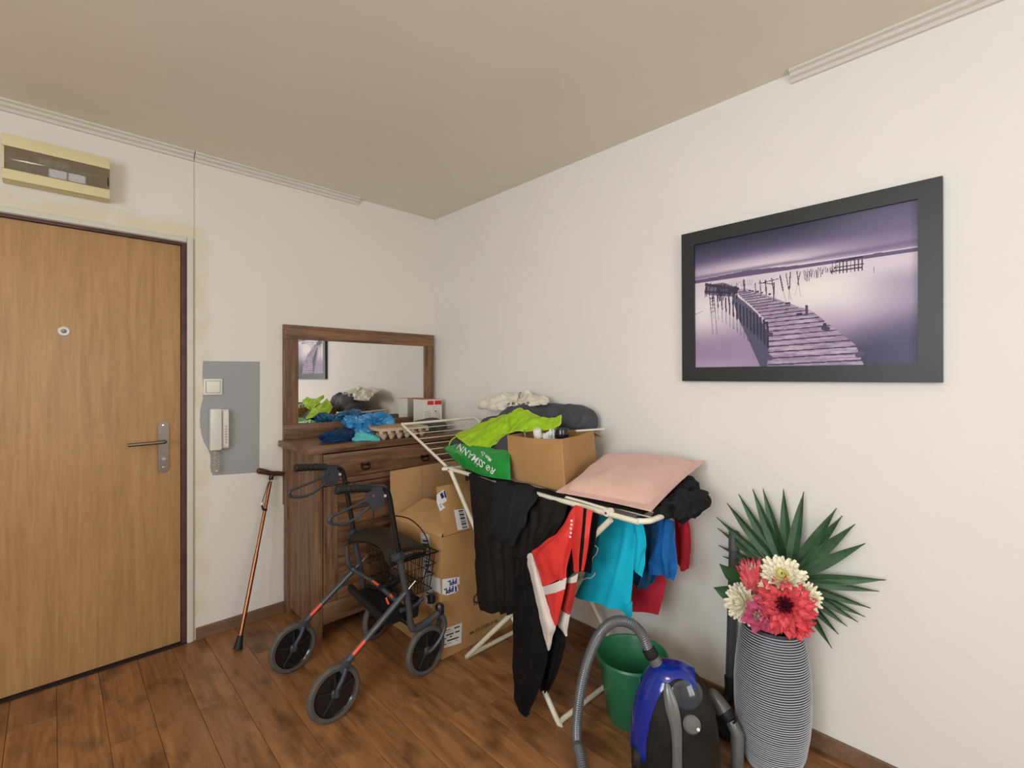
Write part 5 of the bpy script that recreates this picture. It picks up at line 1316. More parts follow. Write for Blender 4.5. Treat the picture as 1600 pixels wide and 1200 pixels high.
# green carrier bag
gb = thing('green_carrier_bag', (-0.52, -1.05, ZT), 'green plastic carrier bag with white lettering under the quilted jacket on the rack', 'carrier bag')
GS = Surf(G([[(693, 699, -0.50), (716, 694, -0.52), (745, 697, -0.53), (770, 700, -0.53), (797, 706, -0.52)],
             [(700, 707, -0.53), (720, 707, -0.56), (745, 711, -0.57), (770, 713, -0.57), (797, 720, -0.56)],
             [(711, 718, -0.55), (728, 722, -0.58), (748, 727, -0.59), (770, 729, -0.59), (797, 735, -0.58)],
             [(724, 730, -0.56), (738, 737, -0.59), (754, 743, -0.60), (774, 747, -0.60), (798, 750, -0.59)]]), wr=0.008, wf=16, seed=50)
GS.mesh('bag_front', M['bag_green'], gb, 50, 40, 0.003)
Surf(G([[(693, 699, -0.49), (740, 700, -0.50), (797, 708, -0.49)], [(706, 714, -0.46), (745, 716, -0.46), (797, 722, -0.46)], [(724, 731, -0.45), (758, 740, -0.45), (797, 748, -0.46)]]), wr=0.005, wf=14, seed=51).mesh('bag_back', M['bag_green'], gb, 30, 20, 0.003)
gsg = 1 if GS.normal(0.5, 0.5).x < 0 else -1
def surf_text(txt, S_, p0, p1, size_px, material, parent, lift, name='lettering', flip=False):
    """lay text so that its baseline runs from picture point p0 to p1 (reading direction) on the sheet"""
    me = text_mesh(txt, 1.0, 0.01)
    xs = [v.co.x for v in me.vertices]; wd = max(xs)-min(xs); x0 = min(xs)
    # numeric inverse: build lookup of sheet in measured directions
    tab = []
    for j in range(81):
        for i in range(121):
            p = S_.ev(i/120, j/80, 0); r = p-CAMP; dd = r.dot(FW)
            tab.append((800+FPX*r.dot(RT)/dd, 590-FPX*r.z/dd, i/120, j/80))
    T = np.array(tab)
    dx, dy = p1[0]-p0[0], p1[1]-p0[1]; L_ = math.hypot(dx, dy); ux, uy = dx/L_, dy/L_
    nx, ny = uy, -ux
    bm = bmesh.new(); bm.from_mesh(me)
    for v in bm.verts:
        a = (v.co.x-x0)/wd*L_; b2 = v.co.y*size_px
        X = p0[0]+ux*a+nx*b2; Y = p0[1]+uy*a+ny*b2
        d2 = (T[:, 0]-X)**2+(T[:, 1]-Y)**2; k = np.argsort(d2)[:4]; wgt = 1/(d2[k]+1e-3); wgt /= wgt.sum()
        u_ = float((T[k, 2]*wgt).sum()); v_ = float((T[k, 3]*wgt).sum())
        v.co = S_.ev(u_, v_, lift)
    return from_bm(name, bm, material, parent, smooth=False, normals=False)
surf_text('SSMANN', GS, (757, 727), (717, 697), 14, M['label'], gb, 0.0035*gsg)
surf_text('R', GS, (773, 737), (767, 733), 13, M['label'], gb, 0.0035*gsg)
surf_text('Mein Dr', GS, (768, 720), (752, 706), 7.5, M['label'], gb, 0.0035*gsg)
oc = GS.ev(0.60, 0.72, 0.004*gsg)
# circular emblem standing for the letter O
m = MB(); cpt = at(762.5, 731, x=-0.602)
ring_ = [cpt+Vector((0, -math.cos(2*PI*k/24)*0.0125, math.sin(2*PI*k/24)*0.0115)) for k in range(24)]
m.tube(ring_, 0.0018, 6, closed=True); m.build('emblem_ring', M['label'], gb)
MB().tube([cpt+Vector((0, 0.006, -0.004)), cpt+Vector((0, 0.002, 0.004)), cpt+Vector((0, -0.002, -0.002)), cpt+Vector((0, -0.007, 0.005))], 0.0018, 6, 3).build('emblem_figure', M['label'], gb)

# cream carrier bag on the slate roll
cbg = thing('cream_carrier_bag', (-0.13, -0.98, 1.17), 'cream white plastic carrier bag lying on top of the slate grey jacket', 'carrier bag')
CS = Surf(G([[(766, 617, -0.08), (790, 615, -0.08), (815, 616, -0.08), (830, 614, -0.08), (856, 622, -0.08)],
             [(758, 625, -0.12), (782, 621, -0.11), (812, 622, -0.12), (834, 620, -0.11), (859, 627, -0.11)],
             [(747, 633, -0.16), (778, 630, -0.18), (806, 632, -0.18), (832, 630, -0.17), (858, 630, -0.14)],
             [(754, 640, -0.16), (775, 641, -0.19), (798, 640, -0.19), (828, 635, -0.17), (850, 632, -0.15)]]), wr=0.024, wf=20, seed=55)
CS.mesh('bag_front', M['bag_white'], cbg, 50, 30, 0.003)
surf_text('d R v s P', CS, (792, 632), (828, 631), 6, M['ink'], cbg, 0.0035*(1 if CS.normal(0.5, 0.5).x < 0 else -1))
MB().tube([at(812, 622, x=-0.125), at(810, 616, x=-0.10), at(814, 613, x=-0.09), at(808, 626, x=-0.14)], 0.0016, 6, 4).build('bag_cord', M['leaf'], cbg)

# pink cushion
cu = thing('pink_cushion', (-0.35, -1.83, 0.9), 'dusty pink cushion with a flat flange lying on the right end of the drying rack', 'cushion')
CL = Vector((-0.610, -1.690, 0.908)); CB = Vector((-0.600, -2.090, 0.912)); CR_ = Vector((-0.045, -2.022, 0.998)); CT = Vector((-0.205, -1.632, 1.000))
def cushion(top=True):
    n = 44; bm = bmesh.new()
    F = []; Bk = []
    for j in range(n+1):
        rf = []; rb_ = []
        for i in range(n+1):
            u, v = i/n, j/n
            p = CL*(1-u)*(1-v)+CB*u*(1-v)+CR_*u*v+CT*(1-u)*v
            c0 = Vector((-0.36, -1.86, p.z))
            pin = 1-0.05*(1-abs(2*u-1)**2)*(abs(2*v-1)**6)-0.05*(1-abs(2*v-1)**2)*(abs(2*u-1)**6)
            q = c0+(p-c0)*pin; q.z = p.z
            uu = min(max((u-0.07)/0.86, 0), 1); vv = min(max((v-0.07)/0.86, 0), 1)
            hgt = (16*uu*(1-uu)*vv*(1-vv))**0.36
            nz = noise.noise(q*8)*0.012+noise.noise(q*20)*0.004
            rf.append(bm.verts.new(q+Vector((-0.004*hgt, 0, 0.060*hgt+nz*hgt+0.003))))
            rb_.append(bm.verts.new(q+Vector((0, 0, -0.006*hgt-0.0015))))
        F.append(rf); Bk.append(rb_)
    for j in range(n):
        for i in range(n):
            bm.faces.new((F[j][i], F[j][i+1], F[j+1][i+1], F[j+1][i])); bm.faces.new((Bk[j][i], Bk[j+1][i], Bk[j+1][i+1], Bk[j][i+1]))
    for k in range(n):
        bm.faces.new((F[0][k], Bk[0][k], Bk[0][k+1], F[0][k+1])); bm.faces.new((F[n][k], F[n][k+1], Bk[n][k+1], Bk[n][k]))
        bm.faces.new((F[k][0], F[k+1][0], Bk[k+1][0], Bk[k][0])); bm.faces.new((F[k][n], Bk[k][n], Bk[k+1][n], F[k+1][n]))
    from_bm('cushion_cover', bm, M['pink'], cu)
cushion()
# black garment below the cushion
bg_ = thing('crumpled_black_garment', (-0.22, -1.96, 0.85), 'crumpled dark garment stuffed under the pink cushion at the end of the rack', 'clothes')
lump('cloth_heap', (-0.30, -1.90, 0.912), (0.22, 0.12, 0.032), M['char_cloth'], bg_, amp=0.18, f=10, seed=60, ridged=0.25, sub=6, rot=Matrix.Rotation(-0.08, 3, 'Y'))
lump('cloth_heap', (-0.190, -2.000, 0.900), (0.085, 0.062, 0.052), M['char_cloth'], bg_, amp=0.25, f=11, seed=61, ridged=0.32, sub=6, rot=Matrix.Rotation(0.3, 3, 'Y'))
lump('cloth_heap', (-0.345, -2.085, 0.890), (0.165, 0.045, 0.040), M['char_cloth'], bg_, amp=0.28, f=11, seed=63, ridged=0.32, sub=6)
lump('cloth_heap', (-0.25, -2.055, 0.858), (0.100, 0.045, 0.045), M['char_cloth'], bg_, amp=0.28, f=12, seed=65, ridged=0.32, sub=6)
Surf([[Vector((-0.60, -1.70, ZT+0.004)), Vector((-0.605, -1.88, ZT+0.002)), Vector((-0.60, -2.06, ZT+0.002))], [Vector((-0.40, -1.70, ZT+0.004)), Vector((-0.40, -1.88, ZT+0.002)), Vector((-0.40, -2.05, ZT+0.008))]], wr=0.002, wf=12, seed=65).mesh('cloth_layer', M['blk_cloth'], bg_, 16, 16, 0.006)

# ------------------------------------------------------------------ green bucket
bkp = Vector((-0.352, -1.862, 0.0))
bu = thing('green_bucket', bkp, 'green plastic bucket on the floor behind the vacuum cleaner hose', 'bucket')
MB().lathe([(0.0005, 0.002), (0.088, 0.0), (0.092, 0.004), (0.132, 0.235), (0.142, 0.238), (0.144, 0.250), (0.140, 0.257), (0.134, 0.255), (0.128, 0.240), (0.087, 0.012), (0.0005, 0.010)], bkp, 64, cap=False).build('bucket_body', M['bucket'], bu)
for a in (0.9, 0.9+PI):
    c = bkp+Vector((0.138*math.cos(a), 0.138*math.sin(a), 0.222)); R_ = Matrix.Rotation(a, 3, 'Z')
    MB().box(c+Vector((-0.009, -0.014, -0.016)), c+Vector((0.007, 0.014, 0.016)), 0.004, rot=R_).build('handle_lug', M['bucket'], bu)
hp_ = []
for k in range(25):
    t = PI*k/24; a = 0.9; ex = Vector((math.cos(a), math.sin(a), 0)); ey = Vector((-math.sin(a), math.cos(a), 0))
    hp_.append(bkp+ex*0.147*math.cos(t)+ey*(-0.147*math.sin(t))+Vector((0, 0, 0.225+0.012*math.sin(t))))
MB().tube(hp_, 0.0025, 8).build('wire_handle', M['steel'], bu)

# ------------------------------------------------------------------ vacuum cleaner standing upright
vp = Vector((-0.520, -2.130, 0.0))
vn = Vector((-0.887, -0.462, 0)).normalized(); vs_ = Vector((0.462, -0.887, 0)).normalized()
vc = thing('vacuum_cleaner', vp, 'blue and anthracite canister vacuum cleaner standing upright beside the green bucket', 'vacuum cleaner')
RS, RU, RD, ZC = 0.142, 0.283, 0.105, 0.112
def vpt(s, t, d, k=1.0):
    """side, height and depth in body units"""
    return vp+vs_*(s*RS*k)+vn*(d*RD*k)+Vector((0, 0, ZC+t*RU*k))
def shell(name, k, pred, material, parent, thick=0.0, n=150, mm=100):
    bm = bmesh.new(); rows = []
    e = 0.82
    for j in range(mm+1):
        ph = (j/mm)*PI/2
        row = []
        for i in range(n):
            th = 2*PI*i/n
            cs_, sn = math.cos(th), math.sin(th)
            sx_ = math.copysign(abs(cs_)**e, cs_); sd_ = math.copysign(abs(sn)**e, sn)
            c = math.cos(ph)**0.72 if j < mm else 0.0
            t_ = math.sin(ph)
            row.append(((sx_*c, t_, sd_*c)))
        rows.append(row)
    V = [[bm.verts.new(vpt(*q, k)) for q in r] for r in rows]
    for j in range(mm):
        for i in range(n):
            i2 = (i+1) % n; q = rows[j][i]
            if pred(q[0], q[1], q[2]): bm.faces.new((V[j][i], V[j][i2], V[j+1][i2], V[j+1][i]))
    # lower body
    if name == 'body':
        B = [bm.verts.new(vp+vs_*(q[0]*RS*0.97)+vn*(q[2]*RD*0.97)+Vector((0, 0, 0.004))) for q in rows[0]]
        for i in range(n): bm.faces.new((V[0][i], B[i], B[(i+1) % n], V[0][(i+1) % n]))
        bm.faces.new(B)
    for v in [v for v in bm.verts if not v.link_faces]: bm.verts.remove(v)
    if name != 'body':
        for _ in range(14):
            bv = {v: v.co.copy() for v in bm.verts if v.is_boundary}
            for v in bv:
                nb = [e.other_vert(v) for e in v.link_edges if e.is_boundary]
                if len(nb) == 2: v.co = v.co*0.5+(bv.get(nb[0], nb[0].co)+bv.get(nb[1], nb[1].co))*0.25
    if thick:
        r_ = bmesh.ops.solidify(bm, geom=bm.faces[:], thickness=thick)
    bmesh.ops.remove_doubles(bm, verts=bm.verts[:], dist=1e-5)
    return from_bm(name, bm, material, parent)
shell('body', 0.985, lambda s, t, d: True, M['vac_dark'], vc)
shell('blue_shell', 1.02, lambda s, t, d: (((s-0.13)/0.72)**2+(t/0.93)**2 > 1.0 and s < 0.45), M['vac_blue'], vc, 0.004)
shell('smoked_dome', 1.015, lambda s, t, d: d > 0.1 and ((s-0.27)/0.33)**2+((t-0.80)/0.13)**2 < 1.0, M['smoke_dark'], vc, 0.003)
def vsurf(s, t, lift=0.0):
    c = math.sqrt(max(0, 1-t*t))**0.72
    f = min(0.999, abs(s)/max(c, 1e-3)); dd = (1-f**(2/0.82))**(0.82/2)*c
    return vp+vs_*(s*RS)+vn*(dd*RD+lift)+Vector((0, 0, ZC+t*RU))
m = MB()
hg = []
for (s, t, wd_) in [(-0.17, 0.90, 0.003), (-0.13, 0.83, 0.013), (-0.05, 0.68, 0.019), (0.03, 0.50, 0.015), (0.05, 0.30, 0.012), (0.05, 0.05, 0.012)]:
    c = vsurf(s, t, 0.005); hg.append([c-vs_*wd_, c-vs_*wd_*0.4+vn*0.005, c+vs_*wd_*0.4+vn*0.005, c+vs_*wd_])
Surf(hg).mesh('carry_handle', M['vac_grey'], vc, 16, 30, 0.008)
kc = vsurf(0.34, 0.56, 0.0); up_ = Vector((0, 0, 1))
Rk = Vector((0, 0, 1)).rotation_difference((vn*0.95+up_*0.25+vs_*0.2).normalized()).to_matrix()
kn = MB().lathe([(0.0005, 0.0), (0.026, 0.0), (0.027, 0.012), (0.021, 0.018), (0.0005, 0.020)], kc, 32, M=Rk).build('control_knob', M['vac_grey'], vc)
MB().lathe([(0.0005, 0.0), (0.005, 0.0), (0.005, 0.004), (0.0005, 0.005)], kc+Rk @ Vector((0.004, -0.018, 0.017)), 12, M=Rk).build('knob_mark', M['label'], kn)
for sd, w_ in ((-0.115, 1), (0.125, 1)):
    c = vp+vs_*sd+vn*0.055+Vector((0, 0, 0.105 if sd < 0 else 0.06))
    Rw = Vector((0, 0, 1)).rotation_difference(vs_).to_matrix()
    m = MB(); m.lathe([(0.0005, -0.018), (0.030, -0.018), (0.038, -0.010), (0.038, 0.010), (0.030, 0.018), (0.0005, 0.018)], c, 36, M=Rw); m.build('wheel', M['vac_dark'], vc)
# hose port
pa = at(1029, 1042, x=-0.545); pb = at(1012, 1012, x=-0.56)
MB().tube([pa-(pb-pa)*0.3, pa, pb], [0.022, 0.021, 0.0195], 20).build('hose_port', M['hose'], vc)
MB().tube([pa.lerp(pb, 0.5), pa.lerp(pb, 0.6), pa.lerp(pb, 0.95), pa.lerp(pb, 1.0)], [0.0215, 0.0235, 0.0225, 0.0205], 20).build('hose_collar', M['vac_dark'], vc)
hw = [pb-(pb-pa)*0.1, at(1004, 993, x=-0.57), at(990, 977, x=-0.58), at(968, 970, x=-0.59), at(947, 979, x=-0.60), at(930, 1003, x=-0.61), at(916, 1040, x=-0.625), at(906, 1085, x=-0.635), at(901, 1134, x=-0.64), at(902, 1165, x=-0.64)]
q = hw[-1]; 
hw += [Vector((q.x-0.03, q.y-0.03, 0.035)), Vector((q.x-0.10, q.y-0.12, 0.021)), Vector((q.x-0.16, q.y-0.28, 0.021)), Vector((q.x-0.10, q.y-0.42, 0.021))]
# dense resample for the corrugation
dense = []
m_ = len(hw)
for i in range(m_-1):
    p0 = hw[i-1] if i else hw[0]*2-hw[1]; p1 = hw[i]; p2 = hw[i+1]; p3 = hw[i+2] if i+2 < m_ else hw[-1]*2-hw[-2]
    for k in range(60): dense.append(cr(p0, p1, p2, p3, k/60))
out = [dense[0]]; acc = 0
for p, q2 in zip(dense, dense[1:]):
    acc += (q2-p).length
    if acc >= 0.0026: out.append(q2); acc = 0
MB().tube(out, [0.0185 if (k//1) % 2 else 0.0165 for k in range(len(out))], 16).build('hose', M['hose'], vc, smooth=True)

# suction wand leaning on the wall with floor nozzle
wd = thing('vacuum_wand', (-0.055, -2.13, 0.0), 'grey vacuum cleaner suction pipe leaning on the wall left of the ribbed vase', 'vacuum pipe')
wt = at(1147, 831, x=-0.032); wb = at(1141, 1066, x=-0.062)
MB().tube([wt, wt.lerp(wb, 0.12)], 0.0200, 22).build('upper_pipe', M['hose'], wd)
MB().tube([wt.lerp(wb, 0.122), wt.lerp(wb, 0.97)], 0.0180, 22).build('lower_pipe', mat('wand grey plastic', (88, 89, 91), 0.35, 0.3), wd)
MB().tube([wt+Vector((0.0, 0, 0.002)), wt+Vector((0, 0, -0.004))], 0.0165, 20).build('pipe_mouth', M['black_rub'], wd)
cf0 = wt.lerp(wb, 0.96); cf1 = at(1141, 1085, x=-0.075); cf2 = at(1128, 1102, x=-0.10); cf3 = at(1115, 1122, x=-0.14)
MB().tube([cf0, cf1, cf2], [0.0225, 0.0225, 0.0215], 20, 6).build('elbow_cuff', M['black_rub'], wd)
MB().tube([cf2, cf3, Vector((cf3.x-0.01, cf3.y, 0.045))], [0.0205, 0.0200, 0.0200], 20, 5).build('nozzle_neck', M['hose'], wd)
MB().box((-0.215, -2.195, 0.002), (-0.085, -1.985, 0.030), 0.010).build('floor_nozzle', M['vac_dark'], wd)
# hose handle grip leaning between cleaner and vase
hh_ = thing('hose_handle', at(1125, 1110, x=-0.30), 'grey hose end grip with black collar between the vacuum cleaner and the vase', 'vacuum handle')
g0 = at(1113, 1083, x=-0.31); g1 = at(1132, 1112, x=-0.315); g2 = at(1142, 1126, x=-0.32); g3 = at(1152, 1146, x=-0.325)
MB().tube([g0-(g1-g0)*0.22, g0-(g1-g0)*0.1, g0, g0.lerp(g1, 0.5), g1], [0.006, 0.014, 0.019, 0.025, 0.029], 24).build('grip_cone', M['vac_grey'], hh_)
MB().tube([g1, g1.lerp(g2, 0.4), g2], [0.0275, 0.0285, 0.021], 24).build('black_collar', M['black_rub'], hh_)
MB().tube([g2, g3, g3.lerp(Vector((g3.x, g3.y, 0.0)), 0.9), Vector((g3.x, g3.y, 0.004))], [0.020, 0.022, 0.020, 0.019], 20).build('grip_tube', M['vac_grey'], hh_)
MB().tube([at(1143, 1120, x=-0.345), at(1149, 1117, x=-0.35), at(1151, 1124, x=-0.35), at(1146, 1130, x=-0.345)], 0.0035, 8, 4).build('release_catch', M['ink'], hh_)

# ------------------------------------------------------------------ ribbed vase
va = Vector((-0.190, -2.325, 0.0))
vz = thing('ribbed_vase', va, 'tall rounded grey vase with fine pale horizontal ribs standing by the wall', 'vase')
prof_pts = [(0.0, 0.080), (0.02, 0.090), (0.06, 0.103), (0.133, 0.1145), (0.20, 0.1195), (0.276, 0.120), (0.343, 0.1155), (0.40, 0.109), (0.433, 0.103), (0.465, 0.096), (0.485, 0.090)]
def vr(z):
    for (a, ra), (b, rb2) in zip(prof_pts, prof_pts[1:]):
        if a <= z <= b: t = (z-a)/(b-a); return ra+(rb2-ra)*t
    return prof_pts[-1][1]
pr_ = [(0.0005, 0.0)]+[(vr(z), z) for z in np.linspace(0, 0.485, 60)]+[(0.089, 0.487), (0.085, 0.483), (0.100, 0.40), (0.110, 0.25), (0.07, 0.02), (0.0005, 0.02)]
MB().lathe(pr_, va, 64, cap=False).build('vase_body', M['vase'], vz)
m = MB(); nrib = 60
for k in range(nrib):
    z = 0.004+0.478*k/nrib
    ring = []
    m2 = []
    for q in range(64):
        a = 2*PI*q/64; zz = z+0.0012*math.sin(a*2+k*0.13)+0.0007*noise.noise(Vector((math.cos(a)*2, math.sin(a)*2, k*0.7)))
        zz = max(zz, 0.001); r = vr(zz)+0.0008
        ring.append(va+Vector((r*math.cos(a), r*math.sin(a), zz)))
    m.tube(ring, 0.0015, 6, closed=True)
o = m.build('pale_ridges', M['vase_rib'], vz); o['kind'] = 'stuff'

# ------------------------------------------------------------------ palm leaf and flowers
def leaflet(name, p0, p1, width, fold, bend, material, parent, n=14, off=0.35, nrm=None):
    """blade from p0 to p1 with V fold"""
    p0 = Vector(p0); p1 = Vector(p1); ax_ = (p1-p0); Lg = ax_.length; axn = ax_.normalized()
    nrm = Vector(nrm or (-1, 0, 0)); nrm = (nrm-axn*nrm.dot(axn)).normalized(); sd = axn.cross(nrm)
    bm = bmesh.new(); rows = []
    for side_t in (0.0006, -0.0006):
        rs2 = []
        for i in range(n+1):
            t = i/n; wv = width*(math.sin(PI*min(1, (t*0.92+0.08))**0.75))*(1 if t < 1 else 0.02)
            wv = max(wv, 0.0012 if t > 0.02 else 0.002)
            c = p0+ax_*t+nrm*(bend*math.sin(PI*t)*Lg)
            row = []
            for q in (-1, -0.5, 0, 0.5, 1):
                row.append(bm.verts.new(c+sd*(q*wv)+nrm*(fold*abs(q)*wv+side_t+0.0012*noise.noise(c*60+Vector((q, 0, 0))))))
            rs2.append(row)
        rows.append(rs2)
    for a in range(n):
        for b in range(4):
            bm.faces.new((rows[0][a][b], rows[0][a][b+1], rows[0][a+1][b+1], rows[0][a+1][b]))
            bm.faces.new((rows[1][a][b], rows[1][a+1][b], rows[1][a+1][b+1], rows[1][a][b+1]))
        for b in (0, 4):
            bm.faces.new((rows[0][a][b], rows[0][a+1][b], rows[1][a+1][b], rows[1][a][b]))
    bmesh.ops.recalc_face_normals(bm, faces=bm.faces[:])
    return from_bm(name, bm, material, parent)
pl = thing('palm_leaf', at(1232, 905, x=-0.085), 'dark green artificial fan palm leaf spreading against the wall behind the flowers', 'palm leaf')
tips = [(1119.5, 808), (1121, 825), (1123, 852), (1129, 869), (1136, 786), (1154, 772), (1176, 764), (1192, 763), (1224, 764), (1256, 768), (1307, 794), (1316, 806), (1336, 819), (1352, 849), (1384, 906), (1374, 924), (1360, 950), (1352, 964), (1341, 972), (1324, 979), (1310, 991), (1300, 1013)]
rl = random.Random(9)
for i, (px, py) in enumerate(tips):
    dx, dy = px-1232, py-905; L_ = math.hypot(dx, dy)
    st_ = 14 if L_ > 90 else 10
    xb = -0.085+0.006*(i % 3); xt = -0.028-0.012*rl.random()
    p0 = at(1232+dx/L_*st_, 905+dy/L_*st_, x=xb); p1 = at(px, py, x=xt)
    wpx = 8.6 if 4 <= i <= 14 else 6.4
    leaflet('leaflet', p0, p1, wpx*0.0023, 0.45, rl.uniform(-0.01, 0.02), M['leaf'], pl)
MB().tube([at(1232, 905, x=-0.088), at(1222, 960, x=-0.13), Vector((-0.17, -2.33, 0.30))], 0.005, 8, 5).build('stalk', M['stem'], pl)
sp = thing('leafy_sprig', at(1150, 915, x=-0.16), 'two broad green leaves sticking out left of the flowers', 'leaves')
leaflet('leaf', at(1163, 908, x=-0.17), at(1124, 881, x=-0.20), 0.030, 0.15, 0.10, M['leaf2'], sp)
leaflet('leaf', at(1156, 930, x=-0.18), at(1115, 918, x=-0.22), 0.032, 0.15, 0.10, M['leaf2'], sp)
MB().tube([at(1163, 908, x=-0.17), at(1170, 935, x=-0.18), Vector((-0.19, -2.31, 0.42))], 0.0025, 6, 4).build('stalk', M['stem'], sp)
MB().tube([at(1156, 930, x=-0.18), at(1168, 950, x=-0.18), Vector((-0.195, -2.31, 0.41))], 0.0025, 6, 4).build('stalk', M['stem'], sp)

def petal_mesh(name, L_, W, cup, curl, point, material, nu=6, nv=4):
    """petal along +X, lying in XY, cupping towards +Z"""
    bm = bmesh.new(); rows = []
    for s in (0.0004, -0.0004):
        rr_ = []
        for i in range(nu+1):
            t = i/nu
            wv = W*(math.sin(PI*(0.10+0.90*t)**(0.75 if point < 1 else 0.9)))**(0.8 if point < 1 else 1.0)
            if i == nu: wv = W*(0.25 if point < 0.5 else 0.03)
            wv = max(wv, 0.0008)
            row = []
            for j in range(nv+1):
                q = -1+2*j/nv
                row.append(bm.verts.new((L_*t*(1-0.06*q*q*t), wv*q, cup*W*q*q+curl*L_*t*t+s)))
            rr_.append(row)
        rows.append(rr_)
    for i in range(nu):
        for j in range(nv):
            bm.faces.new((rows[0][i][j], rows[0][i+1][j], rows[0][i+1][j+1], rows[0][i][j+1]))
            bm.faces.new((rows[1][i][j], rows[1][i][j+1], rows[1][i+1][j+1], rows[1][i+1][j]))
    bmesh.ops.recalc_face_normals(bm, faces=bm.faces[:])
    me = bpy.data.meshes.new(name); bm.to_mesh(me); bm.free(); me.materials.append(material)
    me.polygons.foreach_set('use_smooth', [True]*len(me.polygons))
    return me
VT = Vector((-0.19, -2.325, 0.44))
def flower(name, c, face, label, layers, core=None, seed=1):
    """layers: (count, mesh, elevation deg, base radius, base height, scale)"""
    f = thing(name, c, label, 'flower')
    f.rotation_mode = 'QUATERNION'; f.rotation_quaternion = Vector((0, 0, 1)).rotation_difference(Vector(face).normalized())
    r = random.Random(seed)
    for li, (n, me, el, br, bh2, sc) in enumerate(layers):
        for k in range(n):
            a = 2*PI*(k+0.5*(li % 2))/n+r.uniform(-0.08, 0.08)
            o = bpy.data.objects.new('petal', me); COL.objects.link(o); o.parent = f
            e_ = math.radians(el+r.uniform(-6, 6))
            o.matrix_local = Matrix.Translation(Vector((br*math.cos(a), br*math.sin(a), bh2))) @ Matrix.Rotation(a, 4, 'Z') @ Matrix.Rotation(-e_, 4, 'Y') @ Matrix.Rotation(r.uniform(-0.15, 0.15), 4, 'X') @ Matrix.Scale(sc*r.uniform(0.92, 1.06), 4)
    if core:
        rad, hgt, mt = core
        m = MB(); m.lathe([(0.0005, -rad*0.3), (rad*0.7, -rad*0.1), (rad, hgt*0.35), (rad*0.75, hgt*0.8), (0.0005, hgt)], (0, 0, 0), 20)
        for v in m.bm.verts: v.co *= 1+0.15*noise.noise(v.co*200)
        m.build('flower_core', mt, f, local=True)
    # stem in the flower's own frame, down into the vase
    q = f.rotation_quaternion.inverted()
    a0 = Vector((0, 0, -0.002)); a2 = q @ (VT-Vector(c)); a1 = a0.lerp(a2, 0.5)+Vector((0, 0, -0.02))
    if (VT-Vector(c)).length > 0.02: MB().tube([a0, a1, a2], 0.0028, 6, 4).build('stem', M['stem'], f, local=True)
    return f
toc = lambda c: (CAMP-Vector(c)).normalized()
# coral dahlia
pc = petal_mesh('petal coral', 0.060, 0.0135, 0.55, 0.10, 1.0, M['pet_coral'])
pc2 = petal_mesh('petal coral broad', 0.060, 0.0165, 0.75, 0.02, 1.0, mat('light coral petal', (242, 124, 124), 0.55, rgb2=(228, 66, 80), vscale=26))
pcd = petal_mesh('petal cherry', 0.026, 0.0055, 0.7, 0.25, 1.0, M['pet_dark'])
c = at(1226, 946, x=-0.285)
flower('dahlia', c, toc(c)+Vector((-0.1, -0.05, 0.12)), 'large coral red dahlia with dark centre at the front of the vase',
       [(14, pc2, -14, 0.020, -0.012, 1.30), (14, pc, 2, 0.017, -0.004, 1.30), (13, pc2, 18, 0.014, 0.000, 1.10), (12, pc, 36, 0.011, 0.003, 0.85), (10, pc, 56, 0.009, 0.004, 0.55), (12, pcd, 38, 0.008, 0.007, 1.35), (11, pcd, 55, 0.006, 0.007, 1.2), (8, pcd, 72, 0.003, 0.006, 0.9)], (0.012, 0.012, M['pet_dark']), 3)
c = at(1248, 978, x=-0.275)
flower('coral_blossom', c, toc(c)+Vector((0.1, -0.35, -0.55)), 'small coral blossom drooping below the large red dahlia',
       [(10, pc, 0, 0.008, -0.005, 0.75), (9, pc, 25, 0.007, 0.0, 0.68), (7, pc, 55, 0.005, 0.003, 0.5)], (0.008, 0.010, M['pet_coral']), 4)
pw = petal_mesh('petal cream', 0.050, 0.0135, 0.35, 0.26, 0.4, M['pet_cream'])
py_ = petal_mesh('petal yellow', 0.028, 0.0075, 0.4, 0.30, 0.4, M['pet_yel'])
c = at(1222, 903, x=-0.235)
flower('cream_chrysanthemum', c, toc(c)+Vector((0, 0, 0.55)), 'large cream yellow chrysanthemum behind the coral dahlia',
       [(18, pw, -22, 0.014, -0.012, 1.30), (18, pw, -2, 0.013, -0.006, 1.25), (16, pw, 18, 0.012, 0.0, 1.12), (14, pw, 38, 0.010, 0.004, 0.92), (12, py_, 52, 0.009, 0.006, 1.15), (9, py_, 72, 0.005, 0.007, 0.95)], (0.012, 0.012, M['pet_yel']), 5)
c = at(1160, 942, x=-0.255)
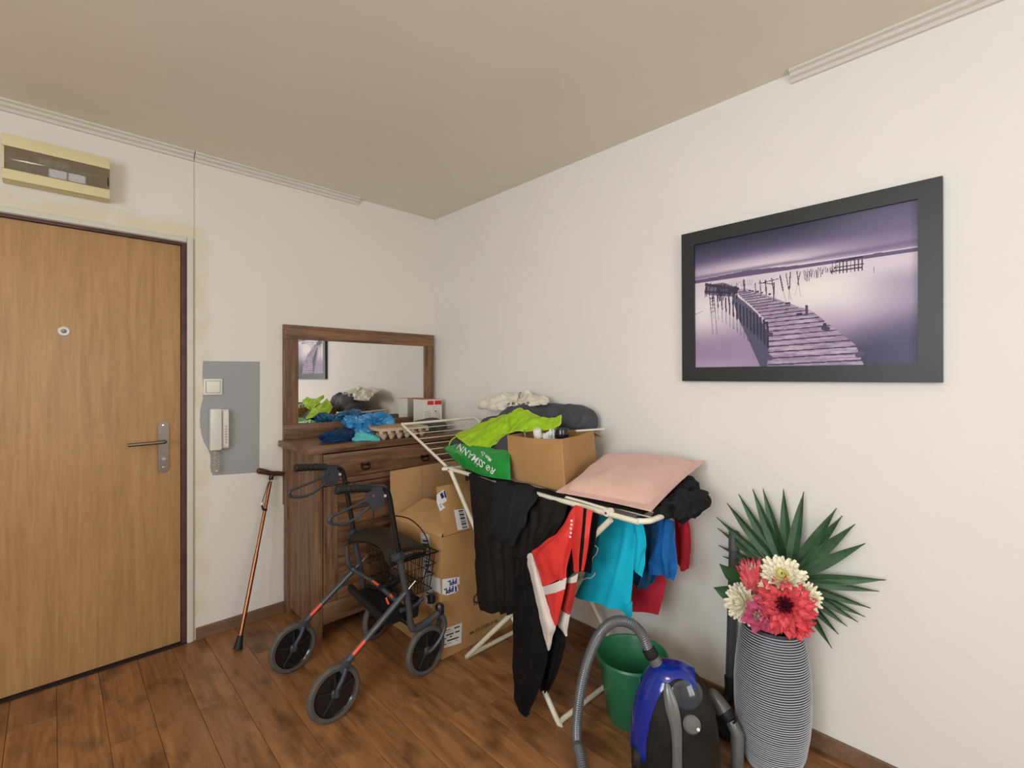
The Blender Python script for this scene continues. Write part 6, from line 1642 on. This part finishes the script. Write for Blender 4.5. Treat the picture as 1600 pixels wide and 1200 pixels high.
flower('cream_chrysanthemum', c, toc(c)+Vector((-0.1, 0.75, -0.10)), 'cream chrysanthemum turned left below the broad green leaves',
       [(16, pw, -20, 0.012, -0.012, 1.18), (16, pw, 0, 0.012, -0.006, 1.15), (14, pw, 20, 0.010, 0.0, 1.05), (12, pw, 42, 0.009, 0.004, 0.9), (9, pw, 66, 0.006, 0.006, 0.7)], (0.011, 0.012, M['pet_yel']), 6)
c = at(1262, 933, x=-0.215)
flower('cream_chrysanthemum', c, toc(c)+Vector((0.35, -0.7, 0.0)), 'small cream white chrysanthemum half hidden right of the coral dahlia',
       [(13, pw, -15, 0.009, -0.008, 0.85), (12, pw, 10, 0.009, -0.003, 0.82), (11, pw, 32, 0.008, 0.0, 0.72), (8, pw, 58, 0.005, 0.004, 0.6)], (0.009, 0.010, M['pet_yel']), 7)
# protea
pp_ = petal_mesh('petal protea', 0.075, 0.0135, 0.5, 0.06, 1.0, M['pet_prot'])
pps = petal_mesh('petal protea inner', 0.050, 0.0060, 0.5, -0.15, 1.0, M['pet_pale'])
c = at(1176, 906, x=-0.230)
flower('protea', c, Vector((-0.22, 0.05, 1.0)), 'coral pink protea bud with pointed petals at the top left of the bouquet',
       [(9, pp_, 46, 0.006, -0.055, 0.62), (11, pp_, 54, 0.010, -0.050, 0.82), (12, pp_, 62, 0.014, -0.042, 1.0), (13, pp_, 69, 0.019, -0.032, 1.15), (12, pp_, 76, 0.021, -0.024, 1.28), (18, pps, 86, 0.022, 0.004, 1.05)], (0.030, 0.046, M['pet_pale']), 8)
# pink peony
pk = petal_mesh('petal peony', 0.052, 0.022, 0.55, 0.42, 0.4, M['pet_pink'])
pks = petal_mesh('petal stamen', 0.026, 0.0030, 0.5, 0.2, 1.0, M['pet_pale'])
c = at(1187, 964, x=-0.312)
flower('peony', c, toc(c)+Vector((-0.15, 0.2, 0.15)), 'magenta pink peony with pale centre hanging over the vase rim',
       [(6, pk, 12, 0.012, -0.008, 1.02), (6, pk, 34, 0.012, -0.003, 0.95), (5, pk, 58, 0.011, 0.0, 0.72), (16, pks, 60, 0.010, 0.004, 1.0), (12, pks, 78, 0.006, 0.006, 1.1)], (0.012, 0.014, M['pet_pale']), 9)
